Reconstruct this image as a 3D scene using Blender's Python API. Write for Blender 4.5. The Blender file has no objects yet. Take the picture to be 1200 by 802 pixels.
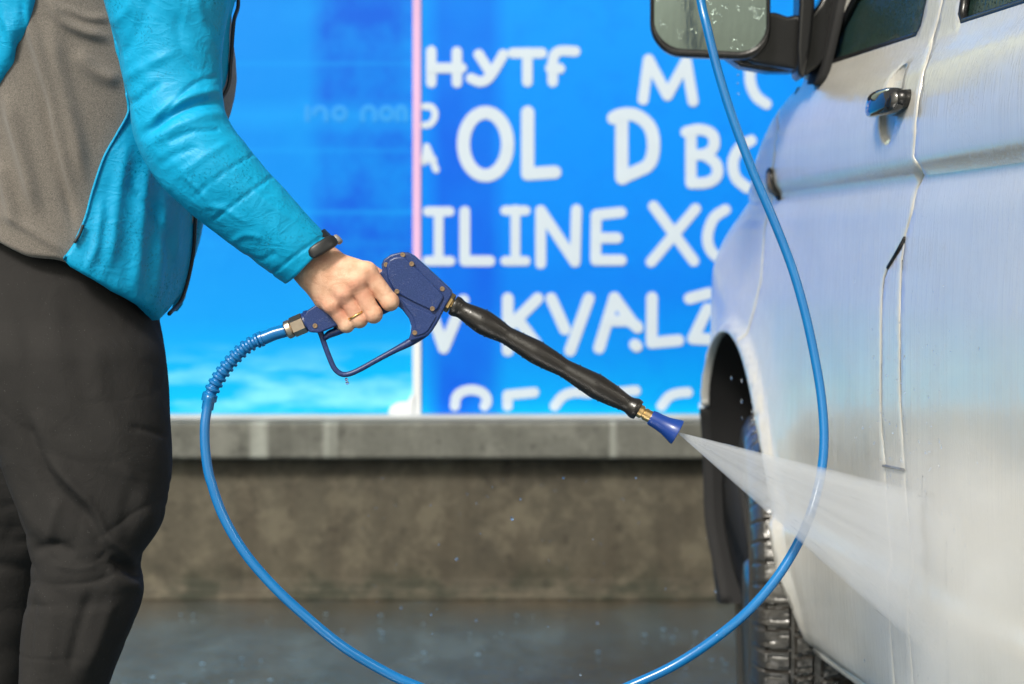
import bpy, bmesh, math, random
import numpy as np
from mathutils import Vector, Matrix, noise
from mathutils.geometry import delaunay_2d_cdt
random.seed(7); np.random.seed(7)
R = math.radians
scene = bpy.context.scene
COL = scene.collection

# ---------------------------------------------------------------- survey
# Photo measurements are turned into metres: camera height H, focal length F (in
# photo pixels), horizon at row 310.  Every point gets its own real distance d.
H, F, CX, CY = 0.86, 2000.0, 600.0, 310.0
def P(px, row, d):
    return Vector(((px-CX)/F*d, d, H-(row-CY)/F*d))

# ---------------------------------------------------------------- materials
class NT:
    def __init__(s, name):
        s.m = bpy.data.materials.new(name); s.m.use_nodes = True
        s.t = s.m.node_tree; s.n = s.t.nodes; s.n.clear()
        s.out = s.n.new('ShaderNodeOutputMaterial')
    def node(s, typ, ins=None, **props):
        nd = s.n.new('ShaderNode'+typ)
        for k, v in props.items(): setattr(nd, k, v)
        for k, v in (ins or {}).items():
            sock = nd.inputs[k]
            if isinstance(v, bpy.types.NodeSocket): s.t.links.new(v, sock)
            elif isinstance(v, (tuple, list)) and len(v) == 3 and sock.type == 'RGBA': sock.default_value = (*v, 1)
            else: sock.default_value = v
        return nd
    def coord(s, scale=(1,1,1), kind='Object', rot=(0,0,0), loc=(0,0,0)):
        c = s.node('TexCoord'); mp = s.node('Mapping', {'Scale': scale, 'Rotation': rot, 'Location': loc})
        s.t.links.new(c.outputs[kind], mp.inputs['Vector']); return mp.outputs[0]
    def geo(s, scale=(1,1,1), loc=(0,0,0)):
        c = s.node('NewGeometry'); mp = s.node('Mapping', {'Scale': scale, 'Location': loc})
        s.t.links.new(c.outputs['Position'], mp.inputs['Vector']); return mp.outputs[0]
    def noise(s, vec, scale=5, detail=3, rough=.5, dist=0):
        return s.node('TexNoise', {'Vector': vec, 'Scale': scale, 'Detail': detail, 'Roughness': rough, 'Distortion': dist}).outputs['Fac']
    def ramp(s, fac, stops, interp='LINEAR'):
        r = s.node('ValToRGB', {'Fac': fac}); cr = r.color_ramp; cr.interpolation = interp
        while len(cr.elements) < len(stops): cr.elements.new(.5)
        for e, (p, c) in zip(cr.elements, stops):
            e.position = p; e.color = (*c, 1) if not isinstance(c, (int, float)) else (c, c, c, 1)
        return r.outputs['Color']
    def mix(s, fac, a, b, mode='MIX'):
        m = s.node('Mix', data_type='RGBA', blend_type=mode)
        for i, v in ((0, fac), (6, a), (7, b)):
            sk = m.inputs[i]
            if isinstance(v, bpy.types.NodeSocket): s.t.links.new(v, sk)
            elif isinstance(v, (tuple, list)): sk.default_value = (*v, 1) if len(v) == 3 else v
            else: sk.default_value = v
        return m.outputs[2]
    def math(s, op, a, b=0.0, c=0.0, clamp=False):
        m = s.node('Math', operation=op, use_clamp=clamp)
        for i, v in enumerate((a, b, c)):
            if isinstance(v, bpy.types.NodeSocket): s.t.links.new(v, m.inputs[i])
            else: m.inputs[i].default_value = v
        return m.outputs[0]
    def bump(s, h, strength=.3, dist=.001, normal=None):
        ins = {'Height': h, 'Strength': strength, 'Distance': dist}
        if normal is not None: ins['Normal'] = normal
        return s.node('Bump', ins).outputs[0]
    def pbr(s, col, rough=.5, normal=None, **kw):
        ins = {'Base Color': col, 'Roughness': rough}
        if normal is not None: ins['Normal'] = normal
        names = {'metal': 'Metallic', 'coat': 'Coat Weight', 'coat_r': 'Coat Roughness', 'spec': 'Specular IOR Level',
                 'sss': 'Subsurface Weight', 'trans': 'Transmission Weight', 'ior': 'IOR', 'sheen': 'Sheen Weight', 'alpha': 'Alpha', 'coat_n': 'Coat Normal'}
        for k, v in kw.items(): ins[names[k]] = v
        b = s.node('BsdfPrincipled', ins)
        s.b = b
        s.t.links.new(b.outputs[0], s.out.inputs['Surface'])
        return s.m

def droplets(t, vec, scale=150, thr=.55, seed_scale=40):
    """height of scattered water beads"""
    v = t.node('TexVoronoi', {'Vector': vec, 'Scale': scale, 'Randomness': 1.0})
    inv = t.math('SUBTRACT', .32, v.outputs['Distance'], clamp=True)
    n = t.math('GREATER_THAN', t.noise(vec, seed_scale, 2), thr)
    return t.math('MULTIPLY', t.math('MULTIPLY', inv, 3.0), n)

def M_plain(name, col, rough=.5, noise_amp=.15, nscale=30, bump=.15, bscale=200, **kw):
    t = NT(name); v = t.geo()
    n = t.noise(v, nscale, 4)
    c = t.mix(n, tuple(x*(1-noise_amp) for x in col), tuple(min(1, x*(1+noise_amp)) for x in col))
    nn = t.bump(t.noise(v, bscale, 3), bump, .001)
    return t.pbr(c, rough, nn, **kw)

def M_paint():
    t = NT('silver_white_wet_paint')
    run = t.noise(t.geo((330, 330, 5)), 1.0, 3, .6)
    run2 = t.noise(t.geo((130, 130, 2.2)), 1.0, 2, .5)
    patch = t.noise(t.geo((3, 3, 2)), 1.0, 3)
    lines = t.ramp(t.noise(t.geo((190, 190, 3.0), (4, 2, 9)), 1.0, 2, .6), [(.50, 0.0), (.60, 1.0)])
    film = t.math('MULTIPLY', t.math('ADD', t.math('MULTIPLY', run, .45), t.math('ADD', run2, t.math('MULTIPLY', lines, .8))), t.ramp(patch, [(.35, .35), (.62, 1.0)]))
    g = t.node('NewGeometry'); zc = t.node('SeparateXYZ', {0: g.outputs['Position']}).outputs['Z']
    upper = t.ramp(zc, [(.45, .25), (.95, .6), (1.06, 1.0)])
    bead = t.math('MULTIPLY', droplets(t, t.geo((1, 1, .6)), 290, .50, 14), upper)
    h = t.math('ADD', film, t.math('MULTIPLY', bead, 2.0))
    n1 = t.bump(h, .55, .0008)
    dirt = t.noise(t.geo((5, 5, 9)), 1.0, 5, .6)
    streak = t.noise(t.geo((210, 210, 2.5), (8, 1, 3)), 1.0, 3, .65)
    col = t.mix(t.ramp(dirt, [(.35, 0.0), (.75, 1.0)]), (.70, .68, .63), (.62, .60, .55))
    col = t.mix(t.math('MULTIPLY', t.ramp(streak, [(.42, 0.0), (.68, 1.0)]), t.ramp(patch, [(.3, .15), (.7, .6)])), col, (.58, .56, .515))
    m = t.pbr(col, .30, t.bump(film, .25, .0008), metal=.2, coat=1.0, coat_r=.05, coat_n=n1)
    t.b.inputs['Coat IOR'].default_value = 1.75
    return m

def ridged(t, vec, scale, detail=3, dist=.8):
    n = t.noise(vec, scale, detail, .5, dist)
    return t.math('POWER', t.math('SUBTRACT', 1.0, t.math('ABSOLUTE', t.math('MULTIPLY', t.math('SUBTRACT', n, .5), 4.0)), clamp=True), 1.6)
def M_jacket():
    t = NT('cyan_quilted_nylon'); v = t.geo()
    r1 = ridged(t, t.geo((1, 1, .6)), 15); r2 = ridged(t, t.geo((.8, 1, 1.3), (3, 1, 2)), 38)
    fine = t.noise(v, 240, 4, .6)
    spots = t.noise(v, 330, 3, .6)
    patch = t.noise(v, 22, 3)
    wet = t.math('MULTIPLY', t.ramp(spots, [(.54, 0.0), (.62, 1.0)]), t.ramp(patch, [(.42, 0.0), (.60, 1.0)]))
    base = t.mix(t.noise(v, 9, 3), (.002, .31, .58), (.003, .38, .70))
    c = t.mix(t.math('MULTIPLY', wet, .75), base, (.002, .20, .37))
    h = t.math('ADD', t.math('ADD', t.math('MULTIPLY', r1, .42), t.math('MULTIPLY', r2, .26)), t.math('MULTIPLY', fine, .10))
    return t.pbr(c, t.ramp(wet, [(0, .50), (1, .25)]), t.bump(h, .48, .0035), spec=.28)

def M_grey_fleece():
    t = NT('heather_grey_fleece'); v = t.geo()
    n = t.noise(v, 1500, 2, .7); n2 = t.noise(v, 650, 3, .7)
    c = t.mix(t.ramp(t.math('ADD', t.math('MULTIPLY', n, .6), t.math('MULTIPLY', n2, .4)), [(.38, 0.0), (.62, 1.0)]), (.078, .070, .063), (.225, .202, .178))
    return t.pbr(c, .95, t.bump(n, .35, .0012), sheen=.3, spec=.2)

def M_trousers():
    t = NT('charcoal_trouser_cloth'); v = t.geo()
    c = t.mix(t.noise(v, 14, 4), (.0225, .0215, .0215), (.030, .0288, .0285))
    specks = t.ramp(t.noise(v, 520, 1), [(.74, 0.0), (.78, 1.0)])
    c = t.mix(t.math('MULTIPLY', specks, .5), c, (.12, .12, .12))
    weave = t.math('ADD', t.noise(t.geo((900, 900, 250)), 1.0, 1), t.noise(t.geo((250, 250, 1100)), 1.0, 1))
    wr = t.noise(t.geo((1, 1, .8)), 26, 5, .62, 1.2)
    h = t.math('ADD', t.math('MULTIPLY', wr, 1.0), t.math('MULTIPLY', weave, .05))
    return t.pbr(c, .9, t.bump(h, .32, .005), spec=.15)

def M_skin():
    t = NT('skin'); v = t.geo()
    n = t.noise(v, 60, 4, .6); n2 = t.noise(v, 28, 2)
    c = t.mix(t.ramp(n, [(.35, 0.0), (.7, 1.0)]), (.68, .37, .24), (.84, .55, .39))
    c = t.mix(t.ramp(n2, [(.50, 0.0), (.68, .6)]), c, (.70, .30, .21))
    cr = t.node('TexVoronoi', {'Vector': v, 'Scale': 520.0}, feature='DISTANCE_TO_EDGE').outputs['Distance']
    crk = t.ramp(cr, [(.0, 0.0), (.12, 1.0)])
    h = t.math('ADD', t.math('MULTIPLY', t.noise(v, 130, 4, .65), 1.4), t.math('MULTIPLY', crk, .28))
    h = t.math('ADD', h, t.math('MULTIPLY', ridged(t, v, 55, 3, 1.5), -.5))
    m = t.pbr(c, .46, t.bump(h, .85, .0006), sss=.06, spec=.4)
    t.b.inputs['Subsurface Radius'].default_value = (1, .35, .2); t.b.inputs['Subsurface Scale'].default_value = .004
    return m

def M_gun():
    t = NT('speckled_dark_blue_plastic'); v = t.geo()
    sp = t.noise(v, 700, 3, .7)
    c = t.mix(t.ramp(sp, [(.42, 0.0), (.7, 1.0)]), (.007, .026, .125), (.036, .068, .215))
    c = t.mix(t.ramp(t.noise(v, 60, 4), [(.5, 0.0), (.75, .5)]), c, (.012, .035, .13))
    h = t.math('ADD', droplets(t, v, 420, .55, 90), t.math('MULTIPLY', t.noise(v, 500, 3), .25))
    return t.pbr(c, .38, t.bump(h, .5, .0008), spec=.5)

def M_hose():
    t = NT('wet_blue_hose_rubber'); v = t.geo()
    c = t.mix(t.noise(v, 25, 4), (.003, .12, .37), (.005, .175, .46))
    h = t.math('ADD', droplets(t, v, 320, .6, 45), t.math('MULTIPLY', t.noise(v, 160, 2), .2))
    return t.pbr(c, .2, t.bump(h, .4, .0007), spec=.6)

def M_sign_left():
    t = NT('printed_blue_banner'); g = t.node('NewGeometry'); sx = t.node('SeparateXYZ', {0: g.outputs['Position']})
    z = sx.outputs['Z']; x = sx.outputs['X']
    zz = t.math('MULTIPLY', t.math('SUBTRACT', z, .46), 1/1.2)
    base = t.ramp(zz, [(0, (.0, .56, .95)), (.09, (.0, .50, .96)), (.22, (.003, .36, .93)), (.45, (.003, .29, .90)), (.9, (.004, .29, .90))])
    # brushed cloud near the foot of the print
    n = t.noise(t.geo((2.2, 1, 9)), 1.6, 4, .55)
    band = t.ramp(zz, [(.0, 0.0), (.03, .9), (.09, .8), (.17, 0.0)])
    cl = t.math('MULTIPLY', t.ramp(n, [(.44, 0.0), (.62, 1.0)]), band)
    c = t.mix(cl, base, (.25, .85, .97))
    # darker print blocks towards the seam
    px = t.ramp(t.math('ADD', x, 1.0), [(.47, 0.0), (.52, 1.0)])
    nb = t.ramp(t.noise(t.geo((3.5, 1, 3.2)), 1.5, 4, .6), [(.35, .1), (.62, .85)])
    up = t.ramp(zz, [(.18, 0.0), (.36, 1.0)])
    dk = t.math('MULTIPLY', t.math('MULTIPLY', px, nb), up)
    c = t.mix(dk, c, (.004, .105, .74))
    # paler printed lines
    for zc, w, a in ((1.38, .010, .35), (1.245, .05, .55), (1.155, .012, .3), (.995, .012, .45), (.915, .02, .2)):
        dd = t.math('ABSOLUTE', t.math('SUBTRACT', z, zc))
        l = t.math('MULTIPLY', t.math('SUBTRACT', 1.0, t.math('DIVIDE', dd, w), clamp=True), a)
        c = t.mix(l, c, (.01, .40, .96))
    mot = t.noise(t.geo((1, 1, 1)), 11, 4, .6)
    c = t.mix(t.ramp(mot, [(.5, 0.0), (.75, .25)]), c, (.01, .42, .97))
    c = t.mix(1.0, c, (.80, .80, .86), 'MULTIPLY')
    return t.pbr(c, .35, t.bump(t.noise(t.geo((2, 1, 2)), 3, 2), .2, .01), spec=.2)

def M_sign_right():
    t = NT('printed_letter_banner'); g = t.node('NewGeometry'); sx = t.node('SeparateXYZ', {0: g.outputs['Position']})
    z = sx.outputs['Z']; x = sx.outputs['X']
    zz = t.math('MULTIPLY', t.math('SUBTRACT', z, .46), 1/1.2)
    base = t.ramp(zz, [(0, (.0, .56, .96)), (.035, (.001, .42, .95)), (.14, (.002, .31, .94)), (.30, (.002, .255, .94)), (.6, (.002, .29, .97)), (1, (.004, .34, .98))])
    lx = t.ramp(t.math('ADD', x, .30), [(.07, 0.0), (.12, 1.0), (.24, .9), (.29, 0.0)])
    n = t.noise(t.geo((2, 1, 1.2)), 2.5, 3)
    c = t.mix(t.math('MULTIPLY', lx, t.ramp(n, [(.3, .45), (.7, .95)])), base, (.004, .115, .80))
    row = t.ramp(t.math('ADD', t.math('MULTIPLY', t.math('SUBTRACT', z, .72), 1.0), 0), [(.0, 0.0), (.06, .5), (.16, 0.0)])
    c = t.mix(t.math('MULTIPLY', row, n), c, (.004, .15, .84))
    mot = t.noise(t.geo((1, 1, 1)), 16, 4, .6)
    c = t.mix(t.ramp(mot, [(.5, 0.0), (.8, .3)]), c, (.003, .19, .9))
    c = t.mix(1.0, c, (.80, .80, .86), 'MULTIPLY')
    return t.pbr(c, .35, t.bump(t.noise(t.geo((2, 1, 2)), 3, 2), .2, .01), spec=.2)

def M_concrete(name, c1, c2, stain, algae=False, light=None):
    t = NT(name); v = t.geo()
    n = t.noise(v, 4, 6, .62); n2 = t.noise(t.geo((9, 1, 1.3)), 1.4, 4, .6)
    c = t.mix(t.ramp(n, [(.3, 0.0), (.7, 1.0)]), c1, c2)
    c = t.mix(t.math('MULTIPLY', t.ramp(n2, [(.45, 0.0), (.7, 1.0)]), .6), c, stain)
    sp = t.ramp(t.noise(v, 24, 3, .6), [(.60, 0.0), (.70, 1.0)])
    c = t.mix(t.math('MULTIPLY', sp, .55), c, tuple(x*.35 for x in stain))
    c = t.mix(t.math('MULTIPLY', t.ramp(t.noise(v, 90, 3), [(.45, 0.0), (.7, 1.0)]), .25), c, tuple(x*.5 for x in c1))
    mo = t.noise(t.geo((1, 1, 1), (2, 0, 5)), 11, 6, .7)
    c = t.mix(t.math('MULTIPLY', t.ramp(mo, [(.50, 0.0), (.62, 1.0)]), .55), c, tuple(x*1.45 for x in c2) if algae else tuple(x*1.25 for x in c2))
    c = t.mix(t.math('MULTIPLY', t.ramp(t.noise(t.geo((1, 1, 1), (9, 0, 1)), 7, 6, .7), [(.52, 0.0), (.66, 1.0)]), .6), c, tuple(x*.6 for x in c1))
    if algae:
        g = t.node('NewGeometry'); z = t.node('SeparateXYZ', {0: g.outputs['Position']}).outputs['Z']
        lo = t.ramp(z, [(.0, 1.0), (.035, .9), (.10, 0.0)])
        al = t.math('MULTIPLY', lo, t.ramp(t.noise(t.geo((1, 1, 1.6)), 9, 4, .6), [(.42, 0.0), (.6, 1.0)]))
        c = t.mix(al, c, (.018, .022, .012))
    if light:
        ls = t.ramp(t.noise(t.geo((13, 1, .35)), 1.0, 2, .5), [(.60, 0.0), (.68, .75)])
        c = t.mix(ls, c, light)
    return t.pbr(c, .75, t.bump(t.math('ADD', n, t.math('MULTIPLY', t.noise(v, 70, 4), .3)), .5, .01))

def M_ground():
    t = NT('wet_concrete_ground'); v = t.geo()
    c = t.mix(t.noise(v, 2.2, 5, .6), (.026, .066, .095), (.060, .125, .170))  # banner's blue reflection put into the base colour and paler patches
    g = t.node('NewGeometry'); y = t.node('SeparateXYZ', {0: g.outputs['Position']}).outputs['Y']
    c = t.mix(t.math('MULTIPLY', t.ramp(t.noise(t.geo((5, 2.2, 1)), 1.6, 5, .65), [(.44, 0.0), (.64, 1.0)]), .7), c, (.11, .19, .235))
    c = t.mix(t.math('MULTIPLY', t.ramp(t.noise(t.geo((1, .5, 1), (7, 3, 0)), 2.4, 4, .6), [(.48, 0.0), (.66, 1.0)]), .75), c, (.028, .034, .036))
    foot = t.ramp(t.math('SUBTRACT', y, 3.4), [(.55, 0.0), (.92, 1.0)])
    c = t.mix(t.math('MULTIPLY', foot, t.ramp(t.noise(v, 5, 4), [(.3, .6), (.6, 1.0)])), c, (.055, .042, .028))  # brown reflection of the wall painted into the ground beside it
    rip = t.noise(t.geo((16, 9, 1)), 1.0, 4, .65); big = t.noise(v, 1.3, 3)
    r = t.ramp(big, [(.35, .10), (.65, .26)])
    h = t.math('ADD', rip, t.math('MULTIPLY', t.noise(v, 60, 3), .18))
    cn = t.bump(t.math('ADD', t.noise(t.geo((30, 17, 1)), 1.0, 3, .6), t.math('MULTIPLY', t.noise(t.geo((80, 45, 1)), 1.0, 2), .5)), 1.0, .007)
    return t.pbr(c, r, t.bump(h, .8, .009), spec=.8, coat=1.0, coat_r=.03, coat_n=cn)

def M_glass(name, col, rough=.03, wet=True, trans=1.0):
    t = NT(name)
    n = None
    if wet:
        bead = droplets(t, t.geo((1, 1, .8)), 230, .40, 25)
        n = t.bump(t.math('ADD', bead, t.math('MULTIPLY', t.noise(t.geo((140, 140, 10)), 1.0, 3), .7)), .8, .0016)
    return t.pbr(col, rough, n, trans=trans, ior=1.45)

def M_tyre():
    t = NT('wet_tyre_rubber'); v = t.geo()
    c = t.mix(t.noise(v, 35, 4), (.012, .0115, .011), (.040, .036, .031))
    return t.pbr(c, .34, t.bump(t.math('ADD', t.noise(v, 180, 3), droplets(t, v, 240, .5, 30)), .6, .0015), spec=.6, coat=.8, coat_r=.12)

def M_metal(name, col, rough=.3):
    t = NT(name); v = t.geo()
    n = t.noise(v, 300, 3)
    c = t.mix(t.noise(v, 90, 3), tuple(x*.7 for x in col), col)
    return t.pbr(c, rough, t.bump(n, .2, .0005), metal=1.0)

MT = dict(
    paint=M_paint(), jacket=M_jacket(), fleece=M_grey_fleece(), trousers=M_trousers(), skin=M_skin(), gun=M_gun(), hose=M_hose(),
    signl=M_sign_left(), signr=M_sign_right(),
    wall=M_concrete('stained_concrete_wall', (.058, .051, .036), (.098, .087, .062), (.044, .034, .022), True),
    ledge=M_concrete('grey_concrete_coping', (.105, .108, .095), (.155, .158, .14), (.07, .072, .062), False, (.33, .35, .32)),
    ground=M_ground(), glass=M_glass('wet_green_car_glass', (.06, .125, .10), trans=.72), tyre=M_tyre(),
    letters=M_plain('white_lettering_film', (.53, .62, .72), .5, .04, 20, .05),
    ghost=M_plain('pale_blue_print', (.006, .27, .76), .5, .05, 20, .05),
    pink=M_plain('pink_edge_film', (.68, .42, .66), .5, .15, 6, .05),
    white=M_plain('white_sealant', (.70, .73, .76), .5, .06, 12, .1),
    rail=M_plain('pale_aluminium_rail', (.42, .45, .47), .45, .15, 9, .2),
    rubber=M_plain('black_grip_rubber', (.013, .011, .010), .27, .3, 60, .18, 420, spec=.55),
    black=M_plain('black_plastic', (.009, .009, .010), .24, .3, 30, .25, 240, spec=.45),
    matt=M_plain('matt_black_liner', (.010, .010, .011), .75, .3, 12, .3),
    nozzle=M_plain('glossy_blue_nozzle_plastic', (.008, .045, .26), .22, .1, 60, .1, spec=.6),
    brass=M_metal('brass', (.72, .50, .24)), steel=M_metal('dull_steel', (.62, .52, .42), .34), gold=M_metal('gold', (.95, .66, .26), .16),
    screw=M_metal('rusty_screw', (.42, .30, .2), .42), rim=M_metal('grey_steel_rim', (.30, .34, .38), .3),
    amber=M_plain('smoked_amber_lens', (.16, .13, .11), .12, .1, 30, .05),
    gloss=M_plain('glossy_black_plastic', (.010, .010, .012), .07, .1, 30, .15, 240, spec=.7, coat=1.0, coat_r=.03),
    glint=M_plain('pale_glint_colour', (.22, .38, .52), .3, .1, 90, .2),  # puddle glints as a plain pale blue colour
    strap=M_plain('dark_strap_silicone', (.012, .013, .015), .42, .2, 80, .1), clasp=M_plain('grey_strap_clasp', (.26, .23, .21), .4, .1, 80, .1),
    hair=M_plain('brown_hair', (.04, .025, .015), .6, .4, 60, .5), shoe=M_plain('dark_shoe_leather', (.02, .02, .02), .5, .2, 60, .2),
)
def M_mirror():
    t = NT('wet_mirror_glass')
    v = t.geo(); bead = droplets(t, v, 210, .55, 30)
    return t.pbr((.20, .25, .235), .10, t.bump(t.math('ADD', bead, t.math('MULTIPLY', t.noise(t.geo((60, 60, 14)), 1, 3), .4)), .6, .0015), metal=1.0)
MT['mirror'] = M_mirror()
def M_water():
    t = NT('clear_water'); return t.pbr((.95, .97, 1), .02, trans=1.0, ior=1.33)
MT['water'] = M_water()

# ---------------------------------------------------------------- object helpers
def tag(o, label=None, cat=None, group=None, kind=None):
    if label: o['label'] = label
    if cat: o['category'] = cat
    if group: o['group'] = group
    if kind: o['kind'] = kind
    return o
def empty(name, loc, label, cat):
    o = bpy.data.objects.new(name, None); COL.objects.link(o); o.location = loc
    o.empty_display_size = .05
    return tag(o, label, cat)
def wloc(o):
    v = Vector((0, 0, 0))
    while o is not None: v = v + o.location; o = o.parent
    return v
def build(name, V, Fc, mat, parent=None, smooth=True, recalc=True, disp=None, sharp=None):
    V = np.asarray(V, float)
    c = (V.min(0)+V.max(0))/2
    me = bpy.data.meshes.new(name)
    me.from_pydata([tuple(p) for p in (V-c)], [], [tuple(f) for f in Fc])
    if recalc:
        bm = bmesh.new(); bm.from_mesh(me); bmesh.ops.recalc_face_normals(bm, faces=bm.faces); bm.to_mesh(me); bm.free()
    if smooth: me.polygons.foreach_set('use_smooth', [True]*len(me.polygons))
    if sharp is not None: me.set_sharp_from_angle(angle=R(sharp))
    me.materials.append(mat); me.update()
    o = bpy.data.objects.new(name, me); COL.objects.link(o)
    o.parent = parent
    o.location = Vector(c) - (wloc(parent) if parent is not None else Vector((0, 0, 0)))
    if disp is not None:
        n = np.zeros(len(me.vertices)*3); me.vertex_normals.foreach_get('vector', n); n = n.reshape(-1, 3)
        Vn = V + n*disp(V, n)[:, None] - c
        me.vertices.foreach_set('co', Vn.ravel()); me.update()
    return o
class Acc:
    def __init__(s): s.V = []; s.F = []
    def add(s, V, Fc):
        k = len(s.V); s.V += [tuple(v) for v in V]; s.F += [tuple(i+k for i in f) for f in Fc]; return s
    def build(s, name, mat, parent=None, **k): return build(name, s.V, s.F, mat, parent, **k)

def spline(pts, n):
    """centripetal-ish Catmull-Rom through pts (any dimension), n samples, roughly even spacing"""
    p = np.array([tuple(q) for q in pts], float)
    p = np.vstack([2*p[0]-p[1], p, 2*p[-1]-p[-2]])
    out = []
    for i in range(1, len(p)-2):
        for t in np.linspace(0, 1, 24, endpoint=False):
            a, b, c, d = p[i-1], p[i], p[i+1], p[i+2]
            out.append(.5*((2*b)+(-a+c)*t+(2*a-5*b+4*c-d)*t*t+(-a+3*b-3*c+d)*t**3))
    out.append(p[-2]); out = np.array(out)
    L = np.concatenate([[0], np.cumsum(np.linalg.norm(np.diff(out[:, :3], axis=0), axis=1))])
    s = np.linspace(0, L[-1], n)
    return np.stack([np.interp(s, L, out[:, k]) for k in range(out.shape[1])], 1)

def frames(path):
    path = np.asarray(path, float); T = np.gradient(path, axis=0); T /= np.linalg.norm(T, axis=1)[:, None]
    up = np.array([0, 1, 0.]) if abs(T[0][1]) < .9 else np.array([1, 0, 0.])
    u = np.cross(T[0], up); u /= np.linalg.norm(u); U = [u]
    for i in range(1, len(path)):
        u = U[-1]-T[i]*np.dot(U[-1], T[i]); u /= np.linalg.norm(u); U.append(u)
    U = np.array(U); return T, U, np.cross(T, U)
def tube(path, rad, seg=16, caps=True, sy=1.0):
    """swept tube; rad scalar or per point; sy scales second axis"""
    path = np.asarray([tuple(p) for p in path], float); n = len(path)
    rad = np.full(n, rad) if np.isscalar(rad) else np.asarray(rad, float)
    T, U, W = frames(path); V = []
    a = np.linspace(0, 2*math.pi, seg, endpoint=False)
    for i in range(n):
        V += list(path[i] + rad[i]*(np.cos(a)[:, None]*U[i] + sy*np.sin(a)[:, None]*W[i]))
    Fc = [(i*seg+j, i*seg+(j+1) % seg, (i+1)*seg+(j+1) % seg, (i+1)*seg+j) for i in range(n-1) for j in range(seg)]
    if caps: Fc += [tuple(range(seg))[::-1], tuple((n-1)*seg+j for j in range(seg))]
    return V, Fc
def lathe(p0, axis, prof, seg=32, caps=True):
    """prof: list of (distance along axis, radius)"""
    ax = Vector(axis).normalized(); p0 = Vector(p0)
    up = Vector((0, 1, 0)) if abs(ax.y) < .8 else Vector((1, 0, 0))
    u = ax.cross(up).normalized(); w = ax.cross(u); V = []
    for t, r in prof:
        for j in range(seg):
            a = 2*math.pi*j/seg; V.append(tuple(p0+ax*t+(u*math.cos(a)+w*math.sin(a))*r))
    n = len(prof)
    Fc = [(i*seg+j, i*seg+(j+1) % seg, (i+1)*seg+(j+1) % seg, (i+1)*seg+j) for i in range(n-1) for j in range(seg)]
    if caps: Fc += [tuple(range(seg))[::-1], tuple((n-1)*seg+j for j in range(seg))]
    return V, Fc
def sphere(c, r, nu=12, nv=8, sc=(1, 1, 1)):
    V = []; Fc = []
    for i in range(nv+1):
        th = math.pi*i/nv
        for j in range(nu):
            ph = 2*math.pi*j/nu
            V.append((c[0]+r*sc[0]*math.sin(th)*math.cos(ph), c[1]+r*sc[1]*math.sin(th)*math.sin(ph), c[2]+r*sc[2]*math.cos(th)))
    for i in range(nv):
        for j in range(nu):
            Fc.append((i*nu+j, i*nu+(j+1) % nu, (i+1)*nu+(j+1) % nu, (i+1)*nu+j))
    return V, Fc
def boxm(x0, x1, y0, y1, z0, z1):
    V = [(x, y, z) for x in (x0, x1) for y in (y0, y1) for z in (z0, z1)]
    return V, [(0, 1, 3, 2), (4, 6, 7, 5), (0, 4, 5, 1), (2, 3, 7, 6), (0, 2, 6, 4), (1, 5, 7, 3)]
def bevel(o, w, seg=3):
    m = o.modifiers.new('bevel', 'BEVEL'); m.width = w; m.segments = seg; m.limit_method = 'ANGLE'; m.angle_limit = R(35); return o
def prism(poly, y0, y1):
    """poly in (x,z) -> slab between y0 and y1"""
    n = len(poly)
    V = [(x, y0, z) for x, z in poly]+[(x, y1, z) for x, z in poly]
    return V, [tuple(range(n)), tuple(range(2*n-1, n-1, -1))]+[(i, (i+1) % n, n+(i+1) % n, n+i) for i in range(n)]

def resample(poly, h, closed=True):
    out = []; n = len(poly)
    for i in range(n if closed else n-1):
        a = np.array(poly[i], float); b = np.array(poly[(i+1) % n], float)
        k = max(1, int(round(np.linalg.norm(b-a)/h)))
        for j in range(k): out.append(a+(b-a)*j/k)
    if not closed: out.append(np.array(poly[-1], float))
    return np.array(out)
def inside(pts, poly):
    x, y = pts[:, 0], pts[:, 1]; r = np.zeros(len(pts), bool); n = len(poly); j = n-1
    for i in range(n):
        xi, yi = poly[i]; xj, yj = poly[j]
        c = ((yi > y) != (yj > y))
        with np.errstate(divide='ignore', invalid='ignore'):
            r ^= c & (x < (xj-xi)*(y-yi)/(yj-yi+1e-15)+xi)
        j = i
    return r
def dist_poly(pts, poly, closed=True):
    d = np.full(len(pts), 1e9); n = len(poly)
    for i in range(n if closed else n-1):
        a = np.array(poly[i], float); b = np.array(poly[(i+1) % n], float); ab = b-a
        t = np.clip(((pts-a)@ab)/max(ab@ab, 1e-15), 0, 1)
        d = np.minimum(d, np.linalg.norm(pts-a-t[:, None]*ab, axis=1))
    return d
def dist_taper(pts, line):
    """distance to an open polyline and position 0..1 along it"""
    line = np.asarray(line, float); seg = np.linalg.norm(np.diff(line, axis=0), axis=1); cum = np.concatenate([[0], np.cumsum(seg)])
    d = np.full(len(pts), 1e9); tt_ = np.zeros(len(pts))
    for i in range(len(line)-1):
        a, b = line[i], line[i+1]; ab = b-a
        t = np.clip(((pts-a)@ab)/max(ab@ab, 1e-15), 0, 1); e = np.linalg.norm(pts-a-t[:, None]*ab, axis=1)
        m = e < d; d[m] = e[m]; tt_[m] = (cum[i]+t[m]*seg[i])/cum[-1]
    return d, tt_
def offset_loop(lp, w):
    """move closed dense loop inward (left for ccw) by w"""
    a = 0.5*np.sum(lp[:, 0]*np.roll(lp[:, 1], -1)-np.roll(lp[:, 0], -1)*lp[:, 1])
    t = np.roll(lp, -1, 0)-np.roll(lp, 1, 0); t /= np.linalg.norm(t, axis=1)[:, None]+1e-12
    nrm = np.stack([-t[:, 1], t[:, 0]], 1)*(1 if a > 0 else -1)
    return lp+nrm*w
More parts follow.
